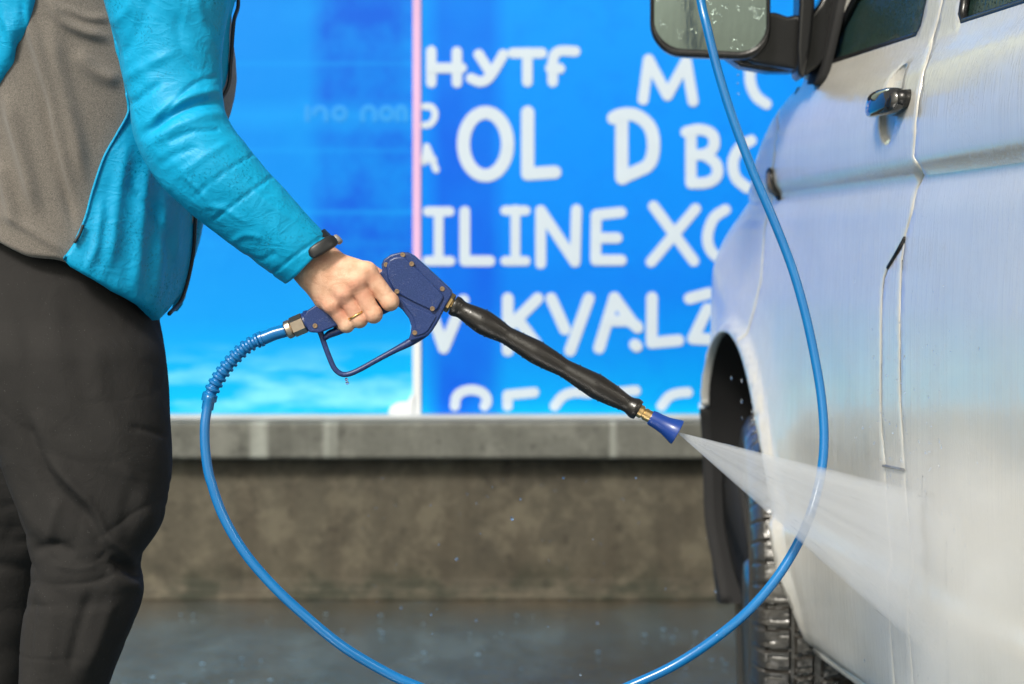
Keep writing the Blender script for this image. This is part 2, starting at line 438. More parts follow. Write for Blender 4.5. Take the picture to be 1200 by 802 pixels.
def panel(name, poly, mapf, mat, parent, holes=(), h=.012, lip=.003, depth=.012, off=0., drop=.0015, **kw):
    """sheet-metal style panel: 2-D outline (with holes) triangulated and wrapped onto mapf(u, v, offset) with rolled edges"""
    outer = resample(poly, h); hl = [resample(q, h*.6) for q in holes]
    ins = offset_loop(outer, lip) if lip else outer
    hin = [offset_loop(q, -lip) if lip else q for q in hl]
    lo, hi = outer.min(0), outer.max(0)
    gx = np.arange(lo[0]+h/2, hi[0], h); gy = np.arange(lo[1]+h/2, hi[1], h)
    G = np.array([(x+(h/2 if k % 2 else 0), y) for k, y in enumerate(gy) for x in gx])
    keep = inside(G, ins) & (dist_poly(G, ins) > h*.45)
    for q in hin: keep &= ~inside(G, q) & (dist_poly(G, q) > h*.45)
    G = G[keep]
    loops = [ins]+hin; pts = np.vstack(loops+[G]); E = []; k = 0
    for l in loops:
        E += [(k+i, k+(i+1) % len(l)) for i in range(len(l))]; k += len(l)
    r = delaunay_2d_cdt([Vector(p) for p in pts], E, [], 0, 1e-7)
    pv = np.array([tuple(p) for p in r[0]]); tri = np.array([f[:3] for f in r[2]])
    cen = pv[tri].mean(1); ok = inside(cen, ins)
    for q in hin: ok &= ~inside(cen, q)
    tri = tri[ok]
    V = [mapf(p[0], p[1], off) for p in pv]; Fc = [tuple(t) for t in tri]
    orig = {}
    for i, os_ in enumerate(r[3]):
        for q in os_: orig[q] = i
    if depth:
        k = 0
        for l, full in zip(loops, [outer]+hl):
            b0 = len(V)
            V += [mapf(p[0], p[1], off-drop) for p in full]
            V += [mapf(p[0], p[1], off-depth) for p in full]
            n = len(l)
            for i in range(n):
                a, b = orig.get(k+i), orig.get(k+(i+1) % n)
                if a is None or b is None: continue
                j = (i+1) % n
                Fc.append((a, b, b0+j, b0+i)); Fc.append((b0+i, b0+j, b0+n+j, b0+n+i))
            k += n
    return build(name, V, Fc, mat, parent, **kw)

def px_of(V):
    return CX+V[:, 0]/V[:, 1]*F, CY-(V[:, 2]-H)/V[:, 1]*F
def fold_disp(folds, noise_amp=.0, noise_scale=(20, 20, 20), near_only=True, seed=0.):
    """cloth folds: ridge lines with (points, width px, height m)"""
    def f(V, n):
        px, row = px_of(V); pts = np.stack([px, row], 1); d = np.zeros(len(V))
        face = np.clip(-n[:, 1]*2.5+.45, 0, 1) if near_only else 1.0
        for line, w, a in folds:
            q = spline([(x, y, 0) for x, y in line], max(6, len(line)*5))[:, :2] if len(line) > 2 else np.array(line, float)
            L, tp = dist_taper(pts, q); g = np.exp(-(L/w)**2)
            if w >= 3: g *= np.clip(np.sin(np.pi*np.clip(tp*.94+.03, 0, 1))*1.6, 0, 1)
            d += a*g*face
        if noise_amp:
            sc = noise_scale
            nz = np.array([noise.noise(Vector((v[0]*sc[0]+seed, v[1]*sc[1], v[2]*sc[2]))) for v in V])
            nz2 = np.array([noise.noise(Vector((v[0]*sc[0]*2.3+seed, v[1]*sc[1]*2.3+3, v[2]*sc[2]*2.3))) for v in V])
            d += noise_amp*(nz+.45*nz2)
        return d
    return f

# ================================================================= SETTING
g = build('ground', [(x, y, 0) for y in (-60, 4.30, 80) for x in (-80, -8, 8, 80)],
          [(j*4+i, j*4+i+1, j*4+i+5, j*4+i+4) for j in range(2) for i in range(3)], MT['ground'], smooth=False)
tag(g, kind='structure')

SIGN_D = 4.42
def SP(px, row, d=SIGN_D): return P(px, row, d)
XL, XR = -5.0, 4.2
wall = empty('concrete_wall', (0, 4.40, 0), 'low stained brown concrete wall with a grey coping under the blue banners', 'wall')
# wall body: front face at y=4.40, slightly uneven
Vw = []; Fw = []; nx, nz = 220, 16
zt = P(600, 535, 4.40).z
for i in range(nx+1):
    for k in range(nz+1):
        x = XL+(XR-XL)*i/nx; z = -.02+(zt+.02)*k/nz
        Vw.append((x, 4.40+.004*noise.noise(Vector((x*6, 0, z*6)))+(.012*max(0, 1-z/.04)*-1), z))
Fw = [(i*(nz+1)+k, (i+1)*(nz+1)+k, (i+1)*(nz+1)+k+1, i*(nz+1)+k+1) for i in range(nx) for k in range(nz)]
a = Acc(); a.add(Vw, Fw); a.add(*boxm(XL, XR, 4.42, 4.80, -.02, zt-.003)); a.build('wall_face', MT['wall'], wall, smooth=False)
zc0, zc1 = P(600, 535, 4.34).z, P(600, 495, 4.34).z
a = Acc()
segs = [(-5.0, -2.94), (-2.935, -1.085), (-1.08, .70), (.705, 2.5), (2.505, 4.2)]
for x0, x1 in segs: a.add(*boxm(x0, x1, 4.34, 4.82, zt, zc1))
o = a.build('coping', MT['ledge'], wall, smooth=False); bevel(o, .008, 2)
# small kerb line at wall foot
a = Acc()
pth = [(x, 4.385+.006*noise.noise(Vector((x*5, 1, 0))), .004) for x in np.linspace(XL, XR, 120)]
a.add(*tube(pth, .012, 8)); a.build('foot_joint', MT['wall'], wall)

ztop = 2.6
zrail0, zs0 = P(600, 494, SIGN_D-.02).z, P(600, 485, SIGN_D).z
def sign(name, x0, x1, mat, label):
    e = empty(name, ((x0+x1)/2, SIGN_D, zs0), label, 'banner')
    o = build('printed_panel', *boxm(x0, x1, SIGN_D, SIGN_D+.03, zs0, ztop), mat, e, smooth=False)
    return e
xs = SP(488.5, 0).x
left = sign('advertising_banner', XL, xs-.0105, MT['signl'], 'blue banner without large letters, pale cyan cloud at its foot')
right = sign('advertising_banner', xs+.0105, XR, MT['signr'], 'bright blue banner carrying large white handwritten letters')
# seam strip: pink above, white below, with blob of white sealant
seam = empty('seam_strip', (xs, SIGN_D, zs0), 'narrow vertical strip between the two blue banners, pink above and white below', 'trim')
zp = SP(0, 305).z
build('pink_strip', *boxm(xs-.0100, xs+.0100, SIGN_D-.005, SIGN_D+.02, zp, ztop), MT['pink'], seam, smooth=False)
build('white_strip', *boxm(xs-.0100, xs+.0100, SIGN_D-.006, SIGN_D+.02, zs0-.012, zp), MT['white'], seam, smooth=False)
bl = [(455, 484), (458, 477), (466, 472), (478, 471), (483, 462), (485, 462), (485, 491), (462, 487)]
a = Acc(); a.add(*prism([(SP(x, r).x, SP(x, r).z) for x, r in bl], SIGN_D-.012, SIGN_D+.001))
o = a.build('sealant_blob', MT['white'], seam); bevel(o, .004, 3)
rail = build('aluminium_rail', *boxm(XL, XR, SIGN_D-.045, SIGN_D+.04, zc1+.001, zs0-.001), MT['rail'], None, smooth=False); bevel(rail, .004, 2)
tag(rail, 'pale metal rail running along the foot of the blue banners', 'rail')

# ---- lettering: rounded flat strokes
def stroke(acc, pts, w, closed=False, d=SIGN_D, thick=.004):
    n = max(3, len(pts)*6)
    p = list(pts)
    if len(p) > 2 and closed: p = p+[p[0], p[1]]
    if closed:
        q = spline([(x, y, 0) for x, y in p], n)[:, :2]
    else: q = np.array(p, float)
    r = w/2/F*d
    path = [np.array(SP(x, y, d)) for x, y in q]
    # stadium shaped stroke per segment, flattened towards the panel
    seg = 12
    for i in range(len(path)-1):
        a_, b_ = path[i], path[i+1]; t = b_-a_; L = np.linalg.norm(t)
        if L < 1e-6: continue
        t /= L; s = np.array([t[2], 0, -t[0]])
        V = []
        for (f, yy) in ((1.0, -.0001), (1.0, .0006)):
            for k in range(seg+1):
                an = math.pi*k/seg; v = b_+r*f*(math.sin(an)*t+math.cos(an)*s); V.append((v[0], d-thick*(1 if yy <= 0 else 0)-.00006*(i % 9)*(1 if yy <= 0 else 0)+(.001 if yy > 0 else 0), v[2]))
            for k in range(seg+1):
                an = math.pi*k/seg; v = a_-r*f*(math.sin(an)*t+math.cos(an)*s); V.append((v[0], d-thick*(1 if yy <= 0 else 0)-.00006*(i % 9)*(1 if yy <= 0 else 0)+(.001 if yy > 0 else 0), v[2]))
        n = 2*(seg+1)
        acc.add(V, [tuple(range(n))]+[(j, (j+1) % n, n+(j+1) % n, n+j) for j in range(n)])
def arc(cx, cy, rx, ry, a0, a1, n=14):
    return [(cx+rx*math.cos(R(t)), cy+ry*math.sin(R(t))) for t in np.linspace(a0, a1, n)]
def sm(pts, n=14):
    return [tuple(q[:2]) for q in spline([(x, y, 0) for x, y in pts], n)]
def zig(acc, strokes, w):
    base = 0
    for j, s in enumerate(strokes):
        stroke(acc, s, w, thick=.004+.0021*j)
LINES = {
 'top_word': [(13.5, [[(505.4, 60), (505.4, 97)], [(535.4, 61), (535.4, 97)], [(505, 80), (541, 80)],
    [(561, 64), (573.5, 83.6)], sm([(589.7, 64), (578, 84), (570, 93.6), (562, 96), (552, 92)]),
    [(601, 62.4), (635, 62.4)], [(618, 62), (618, 96)], sm([(647.6, 96), (647.6, 74), (650, 64), (657, 60), (674, 60.4)]), [(645, 80), (656, 80.6)]]),
    (14, [[(753.6, 117), (760, 70)], [(760, 70), (782, 112)], [(782, 112), (804, 72)], [(804, 72), (812, 119)], sm([(897, 58), (885, 66), (879, 82), (880, 100), (887, 114), (898, 122)])])],
 'cropped_small_word': [(9, [sm([(497, 125), (506, 126), (510, 135), (505, 145), (497, 147)]), [(497, 190), (500, 172)], [(500, 172), (511, 199)], [(497, 187), (508, 187)]])],
 'second_word': [(17, [arc(569, 169, 26, 37, 0, 360, 26), [(618.4, 132), (618.4, 204)], [(618.4, 204), (650, 202)],
    [(728.6, 136), (728.6, 208)], sm([(719, 138.5), (730, 134), (747, 136), (762, 150), (766, 172), (761, 192), (748, 200), (736, 205), (729, 209)], 18)]),
    (14.5, [[(809.7, 156), (809.7, 214)], sm([(804, 155), (819.7, 152), (834, 157), (837, 170), (829, 180), (814, 182)]), sm([(826, 182), (839, 192), (840, 206), (829, 214), (810, 215)]),
    sm([(880, 165), (868, 172), (859, 189), (862, 208), (875, 220)])])],
 'third_word': [(12.5, [[(501, 248), (527, 248)], [(514, 248), (514, 306)], [(501, 306), (528, 306)], [(592, 247), (616, 247)], [(604, 246), (604, 306)], [(592, 306), (616, 306)]]),
    (14, [[(544.6, 248), (544.6, 306)], [(544.6, 306), (574, 306)], [(633.6, 309), (633.6, 247)], [(633.6, 247), (673.8, 307)], [(673.8, 307), (675.5, 246)],
    [(699, 252), (728, 249)], [(698.5, 253), (698, 305)], [(700, 279), (723, 279)], [(698, 305), (728, 305)],
    [(766, 242), (813, 306)], [(815, 245), (763, 307)], sm([(850, 246), (836, 256), (829, 277), (833, 294), (846, 306)])])],
 'fourth_word': [(15, [[(501, 352), (520, 408)], [(520, 408), (543, 352)], [(595, 350), (595, 411)], [(630, 350), (598, 382)], [(606, 374), (628, 403)],
    [(646, 350), (662, 386)], [(690, 350), (668, 411)], [(702, 408), (720, 349)], [(720, 349), (742, 380)], [(714, 376), (738, 376)], [(746, 382), (747, 384)], [(744, 404), (746, 406)],
    [(764, 349), (763.6, 402)], [(763.6, 402), (795, 399)], [(808, 350), (830, 344)], [(829, 362), (812, 397)], [(812, 397), (840, 398)]])],
 'foot_word': [(13, [sm([(533, 476), (536, 463), (550, 457), (565, 460), (571, 469), (568, 476)]), [(594.7, 476), (594.7, 463)], [(594.7, 463), (626, 460)],
    sm([(650, 476), (659, 465), (673, 460), (690, 461)]), [(714, 461), (745, 458)], sm([(775, 476), (784, 465), (795, 461), (806, 460)]), [(825, 476), (834, 464)]])],
}
lab = {'top_word': 'white handwritten letters HYTF and M', 'cropped_small_word': 'small letters cropped at the seam', 'second_word': 'large white letters OL D B C',
       'third_word': 'white letters ILINE XC', 'fourth_word': 'white letters V KVALZ', 'foot_word': 'white letters cut off by the banner foot'}
COUNTS = {'top_word': [3, 2, 2, 2, 4, 1], 'cropped_small_word': [1, 3], 'second_word': [1, 2, 2, 3, 1], 'third_word': [3, 3, 2, 3, 4, 2, 1],
          'fourth_word': [2, 3, 2, 5, 2, 3], 'foot_word': [1, 2, 1, 1, 1, 1]}
NAMES = {'top_word': 'HYTFMC', 'cropped_small_word': 'PA', 'second_word': 'OLDBC', 'third_word': 'IILNEXC', 'fourth_word': 'VKYALZ', 'foot_word': 'PFCTCC'}
for k, groups in LINES.items():
    flat = [(w, q) for w, sl in groups for q in sl]
    if k == 'third_word': flat = flat[:6]+flat[6:]
    pos = 0
    cnt = COUNTS[k]
    for ci, n_ in enumerate(cnt):
        a = Acc()
        for i, (w, q) in enumerate(flat[pos:pos+n_]): stroke(a, q, w*.89, thick=.0010+.0005*i)
        pos += n_
        o = a.build('letter', MT['letters'], right, smooth=False)
    assert pos == len(flat), (k, pos, len(flat))
gl_ = [([(360, 126), (360, 140)],), (arc(375, 133, 7, 7, 180, 360, 6), [(382, 133), (382, 140)]), (arc(398, 133, 7, 7, 0, 330, 9),), (sm([(425, 140), (425, 130), (432, 125), (439, 130), (439, 140)], 8),),
          (arc(453, 133, 7, 7, 0, 330, 9),), (sm([(466, 140), (466, 128), (471, 125), (475, 130), (475, 140)], 8),)]
for l_ in gl_:
    a = Acc()
    for i, q in enumerate(l_): stroke(a, q, 6, thick=.0008+.0004*i)
    o = a.build('faint_letter', MT['ghost'], left, smooth=False); o['label'] = 'faint pale blue printed letter'

# ================================================================= VAN
# side plane in plan: x = .7865 - .13 y ; parameter s runs forward along it and round the nose
KX, KS = .7865, .13
S0, RN = 3.12, .30
tl = math.sqrt(1+KS*KS); TX, TY = -KS/tl, 1/tl           # tangent
NX, NY = -TY, TX                                        # outward normal (towards -x)
def sstep(a, b, x):
    t = min(1, max(0, (x-a)/(b-a))); return t*t*(3-2*t)
PROF = [(-.1, -.10), (.20, -.045), (.262, -.03), (.285, .0), (.30, .004), (.40, .012), (.455, .013), (.470, .004), (.485, .004), (.60, .008), (.80, .008), (.93, .001), (.970, -.006), (.984, .0065), (.992, .0090), (1.03, .010), (1.07, .006), (1.10, -.002), (1.115, -.010), (1.13, -.022), (1.145, -.032), (1.30, -.058), (1.75, -.135), (1.86, -.19), (1.93, -.30), (1.96, -.45)]
pz = [a for a, b in PROF]; po = [b for a, b in PROF]
# wheel arch outline (s, z), rear foot -> top -> front foot
ARCH_PTS = [(2.598, .270), (2.625, .34), (2.655, .425), (2.695, .50), (2.738, .575), (2.792, .655), (2.85, .71), (2.91, .737), (2.965, .742), (3.03, .725), (3.085, .68), (3.125, .61), (3.148, .53), (3.152, .44), (3.145, .36), (3.130, .29), (3.115, .240)]
ARCH = [tuple(q[:2]) for q in spline([(a, b, 0) for a, b in ARCH_PTS], 70)]
ARCHA = np.array(ARCH)
def ztop_f(s): return np.interp(s, [2.6, 2.78, 2.84, 2.91, 3.01, 3.06, 3.20, 3.60], [1.16, 1.145, 1.12, 1.055, 1.012, .99, .93, .82])
def prof_o(z):
    return sum(float(np.interp(z+e_, pz, po))*w_ for e_, w_ in ((-.006, .2), (-.003, .2), (0, .2), (.003, .2), (.006, .2))) if z > 1.04 else float(np.interp(z, pz, po))
def body(s, z, off=0.0, flare=True):
    o = prof_o(z)+off
    if s > 2.92 and z < .62: o = off+prof_o(z)+(float(np.interp(z, [.2, .30, .62], [-.010, .002, .008]))-prof_o(z))*sstep(2.92, 3.05, s)
    if flare and z < .95 and 2.4 < s < 3.3:
        D = np.sqrt(((ARCHA-np.array((s, z)))**2).sum(1)).min()
        o += .013*(1-sstep(.010, .026, D))*sstep(.26, .40, z)+.016*math.exp(-(D/.07)**2)*sstep(.26, .45, z)*(1-.8*sstep(3.08, 3.14, s)*(1-sstep(.5, .66, z)))
    if s > 2.74:   # shoulder rolls over to the bonnet
        zt_ = float(ztop_f(s)); q = (z-(zt_-.10))/.10
        if q > 0: o -= .055*min(q, 1.3)**2*sstep(2.74, 2.95, s)
    # plan position
    if s <= S0: x = KX-KS*s; y = s; nx, ny = NX, NY
    else:
        th = min((s-S0)/RN, R(80)); ex = (s-S0)-th*RN
        # centre of arc sits inward of the side plane
        cx_ = (KX-KS*S0)-NX*RN; cy_ = S0-NY*RN
        c, sn = math.cos(th), math.sin(th)
        nx = NX*c+TX*sn; ny = NY*c+TY*sn
        tx = TX*c-NX*sn; ty = TY*c-NY*sn
        x = cx_+nx*RN+tx*ex; y = cy_+ny*RN+ty*ex
    return (x+nx*o, y+ny*o, z)
def CS(px, row):
    """photo point on the van side -> (s, z)"""
    o = 0.
    for _ in range(8):
        d = (KX-o*1.0085)/((px-CX)/F+KS); z = H-(row-CY)/F*d; o = float(np.interp(z, pz, po))
        s_ = (d-NY*o)
    return (s_, z)
van = empty('van', (1.1, 2.2, 0), 'white panel van being rinsed, its wet flank and front wheel filling the right edge', 'van')
G_ = .0012  # half gap
archrear = [p for p in ARCH if p[0] < 2.78]               # rear foot -> up
gapF_px = [(881, 427), (886, 384), (892, 330), (896, 270), (901, 225), (904, 205), (907, 190), (912, 150), (917, 107)]
gapF = [CS(a, b) for a, b in gapF_px]
ai = int(np.argmin([(p[0]-gapF[0][0])**2+(p[1]-gapF[0][1])**2 for p in ARCH])); gapF[0] = ARCH[ai]
def shift(l, ds): return [(a+ds, b) for a, b in l]
gapU = [CS(1104, 0), CS(1099, 22), CS(1092, 48), CS(1085, 75), CS(1078, 105), CS(1074.5, 130), CS(1072, 160), CS(1070, 184), CS(1073, 189), CS(1077.5, 196), CS(1074, 222), CS(1068, 250), CS(1060.5, 276)]
gapA = [CS(1060, 279), CS(1040, 315), CS(1036, 326), CS(1034, 342), CS(1032.5, 400), CS(1032.5, 480), CS(1034, 515), CS(1037, 545), CS(1039, 600), CS(1041, 700), (CS(1041, 700)[0]-.002, .288)]
gapB = [CS(1059.5, 280), CS(1056.5, 305), CS(1055.5, 330), CS(1054.5, 400), CS(1055, 470), CS(1058, 520), CS(1060, 548), CS(1063, 600), CS(1068, 680), (CS(1068, 680)[0]-.003, .288)]
gU_top = [(gapU[0][0]-.0, 1.80), (gapU[0][0]-.005, 1.45)]
ZS = .288
# front door
wa, wb, wc_ = CS(979, 72), CS(1077, 40), CS(1085, 0)
win_f = [(wa[0]+.02, wa[1]), (wb[0]+.012, wb[1]), (wb[0], wb[1]+.012), (wc_[0], wc_[1]), (wc_[0]-.015, 1.70), (wc_[0], 1.725), (2.22, 1.73), (2.26, 1.72), (2.40, 1.47), (2.52, 1.27), (wa[0]+.05, 1.20), (wa[0]+.04, wa[1]+.01)]
print('WIN', wa, wb, wc_)
door = ARCH[:ai+1]+shift(gapF[1:], -G_)+[(2.74, 1.13), (2.65, 1.26), (2.36, 1.70), (2.30, 1.77), (2.24, 1.80)]+shift([gU_top[0], gU_top[1]]+gapU, G_)+shift(gapA, G_)
door = [p for p in door]
door[0] = (door[0][0], max(door[0][1], ZS-.01))
hs_, hz_ = CS(1041.5, 122)
recess = [(hs_+.034*math.cos(t), hz_+(.052*math.sin(t))) for t in np.linspace(0, 2*math.pi, 28, endpoint=False)]
dr = panel('front_door', door, body, MT['paint'], van, holes=[win_f, recess], h=.011, lip=.0026, depth=.014, drop=.0014)
# recess bowl
V = []; nr, na = 10, 28
for i in range(nr+1):
    r = 1-i/nr
    for t in np.linspace(0, 2*math.pi, na, endpoint=False):
        dep = -.003-.026*(1-r**2.2)
        V.append(body(hs_+.034*r*math.cos(t), hz_+.052*r*math.sin(t), dep))
Fc = [(i*na+j, i*na+(j+1) % na, (i+1)*na+(j+1) % na, (i+1)*na+j) for i in range(nr) for j in range(na)]
build('handle_recess', V, Fc, MT['paint'], dr)
# handle: chunky black pull bar, rounded
s0h, _ = CS(1033, 122); s1h, _ = CS(1066, 122)
V = []; n1, n2 = 26, 20
for i in range(n1+1):
    u = i/n1; s = s0h+(s1h-s0h)*u; e = (1-abs(2*u-1)**4.5)**.5 if 0 < u < 1 else .02
    hh = .0178*e
    bow = .024+.006*math.sin(math.pi*u)
    for j in range(n2):
        t = 2*math.pi*j/n2; c, sn = math.cos(t), math.sin(t)
        sc = (abs(c)**.6)*(1 if c > 0 else -1); ss = (abs(sn)**.6)*(1 if sn > 0 else -1)
        V.append(body(s, hz_-.001+hh*ss, bow-.012+.014*sc*max(e, .1)))
Fc = [(i*n2+j, i*n2+(j+1) % n2, (i+1)*n2+(j+1) % n2, (i+1)*n2+j) for i in range(n1) for j in range(n2)]+[tuple(range(n2)), tuple(n1*n2+j for j in range(n2))]
hd = build('handle', V, Fc, MT['gloss'], dr)
# feet of the handle
for u in (.12, .90):
    s = s0h+(s1h-s0h)*u; p0 = Vector(body(s, hz_, -.004)); p1 = Vector(body(s, hz_, .016)); build('handle_foot', *tube([p0, p0.lerp(p1, .5), p1], [.013, .012, .011], 14), MT['black'], hd)

# glass and seals
def ring_tube(poly, off, r, name, mat, par, h=.02):
    q = resample(poly, h); pts = [body(a_, b_, off) for a_, b_ in q]; pts = pts+[pts[0], pts[1]]
    return build(name, *tube(pts, r, 8, False), mat, par)
gl = panel('window', win_f, body, MT['glass'], dr, h=.03, lip=0, depth=0, off=-.012)
ring_tube(win_f, -.006, .0065, 'window_seal', MT['black'], dr)
# mirror sail panel (black corner at the front of the window)
sail = [(2.655, 1.140), (2.60, 1.134), (wa[0]+.015, wa[1]-.006), (wa[0]-.0, 1.22), (wa[0]-.02, 1.36), (2.50, 1.46), (2.56, 1.40), (2.68, 1.22)]
panel('mirror_sail', sail, lambda s, z, o: body(s, z, o), MT['matt'], dr, h=.02, lip=.004, depth=.012, off=.012)
# pillar panel between the two seams
pil = shift(gapB[1:], G_)[::-1]+[(gapA[0][0]-.001, gapA[0][1]-.006)]+shift(gapA[1:], -G_)
panel('pillar_panel', pil, body, MT['paint'], van, h=.011, lip=.0024, depth=.012, drop=.0012)
sm_a, sm_b = CS(1036.5, 546), CS(1060, 551)
pth = [body(sm_a[0]+(sm_b[0]-sm_a[0])*t, sm_a[1]+(sm_b[1]-sm_a[1])*t, .0015) for t in np.linspace(0, 1, 8)]
build('seam_gap', *tube(pth, .0022, 8), MT['black'], van)
pth = [body(a_, b_, -.0005) for a_, b_ in [CS(1060, 279), CS(1050, 297), CS(1040, 314)]]
build('seam_gap', *tube(pth, .0026, 8), MT['black'], van)
# sliding door
ra_ = CS(1121, 28); rb_ = CS(1200, 14)
win_r = [(ra_[0]-.012, ra_[1]), (1.10, rb_[1]), (1.08, 1.17), (1.08, 1.70), (1.10, 1.725), (ra_[0]-.02, 1.725), (ra_[0], 1.70), (ra_[0]+.003, 1.30), (ra_[0], ra_[1]+.012)]
print('GAPS', gapU, gapF, ra_, rb_)
S_B = .78
sld = shift([(S_B+2*G_, ZS), ], 0)+[(S_B+2*G_, 1.80)]+shift([gU_top[0], gU_top[1]]+gapU, -G_)+shift(gapB, -G_)
sd = panel('sliding_door', sld, body, MT['paint'], van, holes=[win_r], h=.013, lip=.0026, depth=.014, drop=.0014)
panel('window', win_r, body, MT['glass'], sd, h=.04, lip=0, depth=0, off=-.012)
ring_tube(win_r, -.006, .0065, 'window_seal', MT['black'], sd)
# rear quarter
panel('rear_quarter', [(S_B, ZS), (-1.35, ZS), (-1.35, 1.80), (S_B, 1.80)], body, MT['paint'], van, h=.05, lip=.003, depth=.012)
# front fender above and round the arch
NOSE = S0+RN*R(80)+.22
fen_top = [(s, float(ztop_f(s))) for s in np.linspace(2.82, NOSE, 22)]
zb = .60
fa = [p for p in ARCH[ai:] if p[1] > zb or p[0] < 3.0]
fender = shift(gapF, G_)[1:][::-1]
fender = fender+[ARCH[ai]]+fa[1:]+[(fa[-1][0]+.002, zb), (NOSE, zb)]+fen_top[::-1]
fen = panel('front_wing', fender, body, MT['paint'], van, h=.011, lip=.0026, depth=.014, drop=.0014)
fb = [p for p in ARCH[ai:] if p[1] <= zb-.004 and p[0] > 3.0]
bump = [(fb[0][0], zb-.004)]+fb+[(3.17, .232), (3.22, .225), (NOSE, .225), (NOSE, zb-.004)]
panel('front_bumper', bump, lambda s, z, o: body(s, z, o+.004), MT['matt'], van, h=.02, lip=.003, depth=.02)
# inner shell so seams have something behind them
sh = [(-1.35, .285)]+[(p[0]+.0-.004 if p[0] < 2.9 else p[0]+.004, p[1]+.004) for p in ARCH[2:] if p[1] > .3]+[(NOSE, .30)]+[(s, float(ztop_f(s))-.01) for s in np.linspace(NOSE, 2.84, 16)]+[(2.5, 1.10), (-1.35, 1.10)]
panel('inner_shell', sh, body, MT['paint'], van, h=.02, lip=0, depth=0, off=-.0075, drop=0)
# rounded sill bead
pth = [body(s, ZS-.012, -.004, False) for s in np.linspace(2.585, -1.3, 90)]
build('sill', *tube(pth, .010, 12), MT['paint'], van)
# wheel house liner
V = []; inn = [0, .02, .10, .22, .34]
L2 = [p for p in ARCH]
for (s, z) in L2:
    b0 = body(s, z, -.010)
    for w in inn:
        V.append((b0[0]-NX*w, b0[1]-NY*w, z+(.02*min(1, w/.1) if z > .5 else 0)))
m = len(inn)
Fc = [(i*m+k, (i+1)*m+k, (i+1)*m+k+1, i*m+k+1) for i in range(len(L2)-1) for k in range(m-1)]
# back wall of the wheel house
k0 = len(V); V += [V[i*m+m-1] for i in range(len(L2))]; Fc.append(tuple(range(k0, k0+len(L2))))
build('wheel_house', V, Fc, MT['matt'], van)
# lower rounded liner flap visible in front of the wheel
fl = [tuple(q[:2]) for q in spline([(a_, b_, 0) for a_, b_ in [(3.14, .52), (3.145, .42), (3.135, .34), (3.11, .28), (3.07, .243), (3.01, .224), (2.96, .222)]], 30)]+[(2.98, .30), (3.05, .42), (3.09, .52)]
V = []
for off_ in (-.030, -.16):
    for s, z in resample(fl, .02): V.append(body(s, z, off_))
n = len(V)//2
build('splash_flap', V, [tuple(range(n)), tuple(range(2*n-1, n-1, -1))]+[(i, (i+1) % n, n+(i+1) % n, n+i) for i in range(n)], MT['matt'], van)
# side indicator at the wing/door seam
si, zi = CS(904.5, 216)
V, Fc = sphere((0, 0, 0), 1, 16, 10)
V = [body(si+.012*v[0], zi+.021*v[2], .003+.006*v[1]) for v in V]
build('side_indicator', V, Fc, MT['amber'], van)
V = []
pth = [body(si+.014*math.cos(t), zi+.024*math.sin(t), .003) for t in np.linspace(0, 2*math.pi, 30)]
build('indicator_rim', *tube(pth, .003, 8, False), MT['black'], van)
# bonnet, windscreen, roof, far side, floor : closed body
WID = 1.72
def far(p, w=WID): return (p[0]-NX*w, p[1]-NY*w, p[2])
V = []; sl = np.linspace(2.76, NOSE, 24); nb = 14
for s in sl:
    A_ = Vector(body(s, float(ztop_f(s)), -.002)); 
    # mirrored edge of the far side
    B_ = Vector(far(body(min(s, 3.2), float(ztop_f(s)), 0), WID-.08)); B_.y = A_.y-.10 if s > 3.2 else B_.y
    for k in range(nb+1):
        t = k/nb; q = A_.lerp(B_, t); q.z += .05*math.sin(math.pi*t)**.6; V.append(tuple(q))
Fc = [(i*(nb+1)+k, (i+1)*(nb+1)+k, (i+1)*(nb+1)+k+1, i*(nb+1)+k+1) for i in range(len(sl)-1) for k in range(nb)]
build('bonnet', V, Fc, MT['paint'], van)
apil = [(2.76, 1.135), (2.66, 1.26), (2.34, 1.70), (2.28, 1.80)]
V = []
for s, z in apil:
    A_ = Vector(body(s, z, -.03)); B_ = Vector(far(body(s, z, 0), WID-2*abs(float(np.interp(z, pz, po)))))
    for k in range(nb+1):
        t = k/nb; q = A_.lerp(B_, t); q.y += .16*math.sin(math.pi*t)**.8; V.append(tuple(q))
Fc = [(i*(nb+1)+k, (i+1)*(nb+1)+k, (i+1)*(nb+1)+k+1, i*(nb+1)+k+1) for i in range(len(apil)-1) for k in range(nb)]
build('windscreen', V, Fc, MT['glass'], van)
pth = spline([body(s, z, -.014) for s, z in [(2.70, 1.15)]+apil[1:]], 24)
build('windscreen_pillar', *tube(pth, .020, 12), MT['paint'], van)
V = []; sr = np.linspace(2.28, -1.35, 12); zr = [1.79, 1.86, 1.91, 1.94]
for s in sr:
    row = [Vector(body(s, z, -.004)) for z in zr]
    A_ = row[-1]; B_ = Vector(far(tuple(row[-1]), WID-2*abs(float(np.interp(1.94, pz, po)))))
    row += [A_.lerp(B_, t)+Vector((0, 0, .05*math.sin(math.pi*t))) for t in np.linspace(.1, 1, 10)]
    V += [tuple(r_) for r_ in row]
m = 14
Fc = [(i*m+k, (i+1)*m+k, (i+1)*m+k+1, i*m+k+1) for i in range(len(sr)-1) for k in range(m-1)]
build('roof', V, Fc, MT['paint'], van)
V = []; zz_ = [.28, .6, .98, 1.12, 1.75, 1.86, 1.94]
ss_ = np.linspace(-1.35, 3.2, 16)
for s in ss_:
    for z in zz_:
        zq = min(z, float(ztop_f(s))) if s > 2.7 else z
        o_ = abs(float(np.interp(zq, pz, po)))
        V.append(far((KX-KS*s, s, zq), WID-o_))
m = len(zz_)
Fc = [(i*m+k, (i+1)*m+k, (i+1)*m+k+1, i*m+k+1) for i in range(len(ss_)-1) for k in range(m-1)]
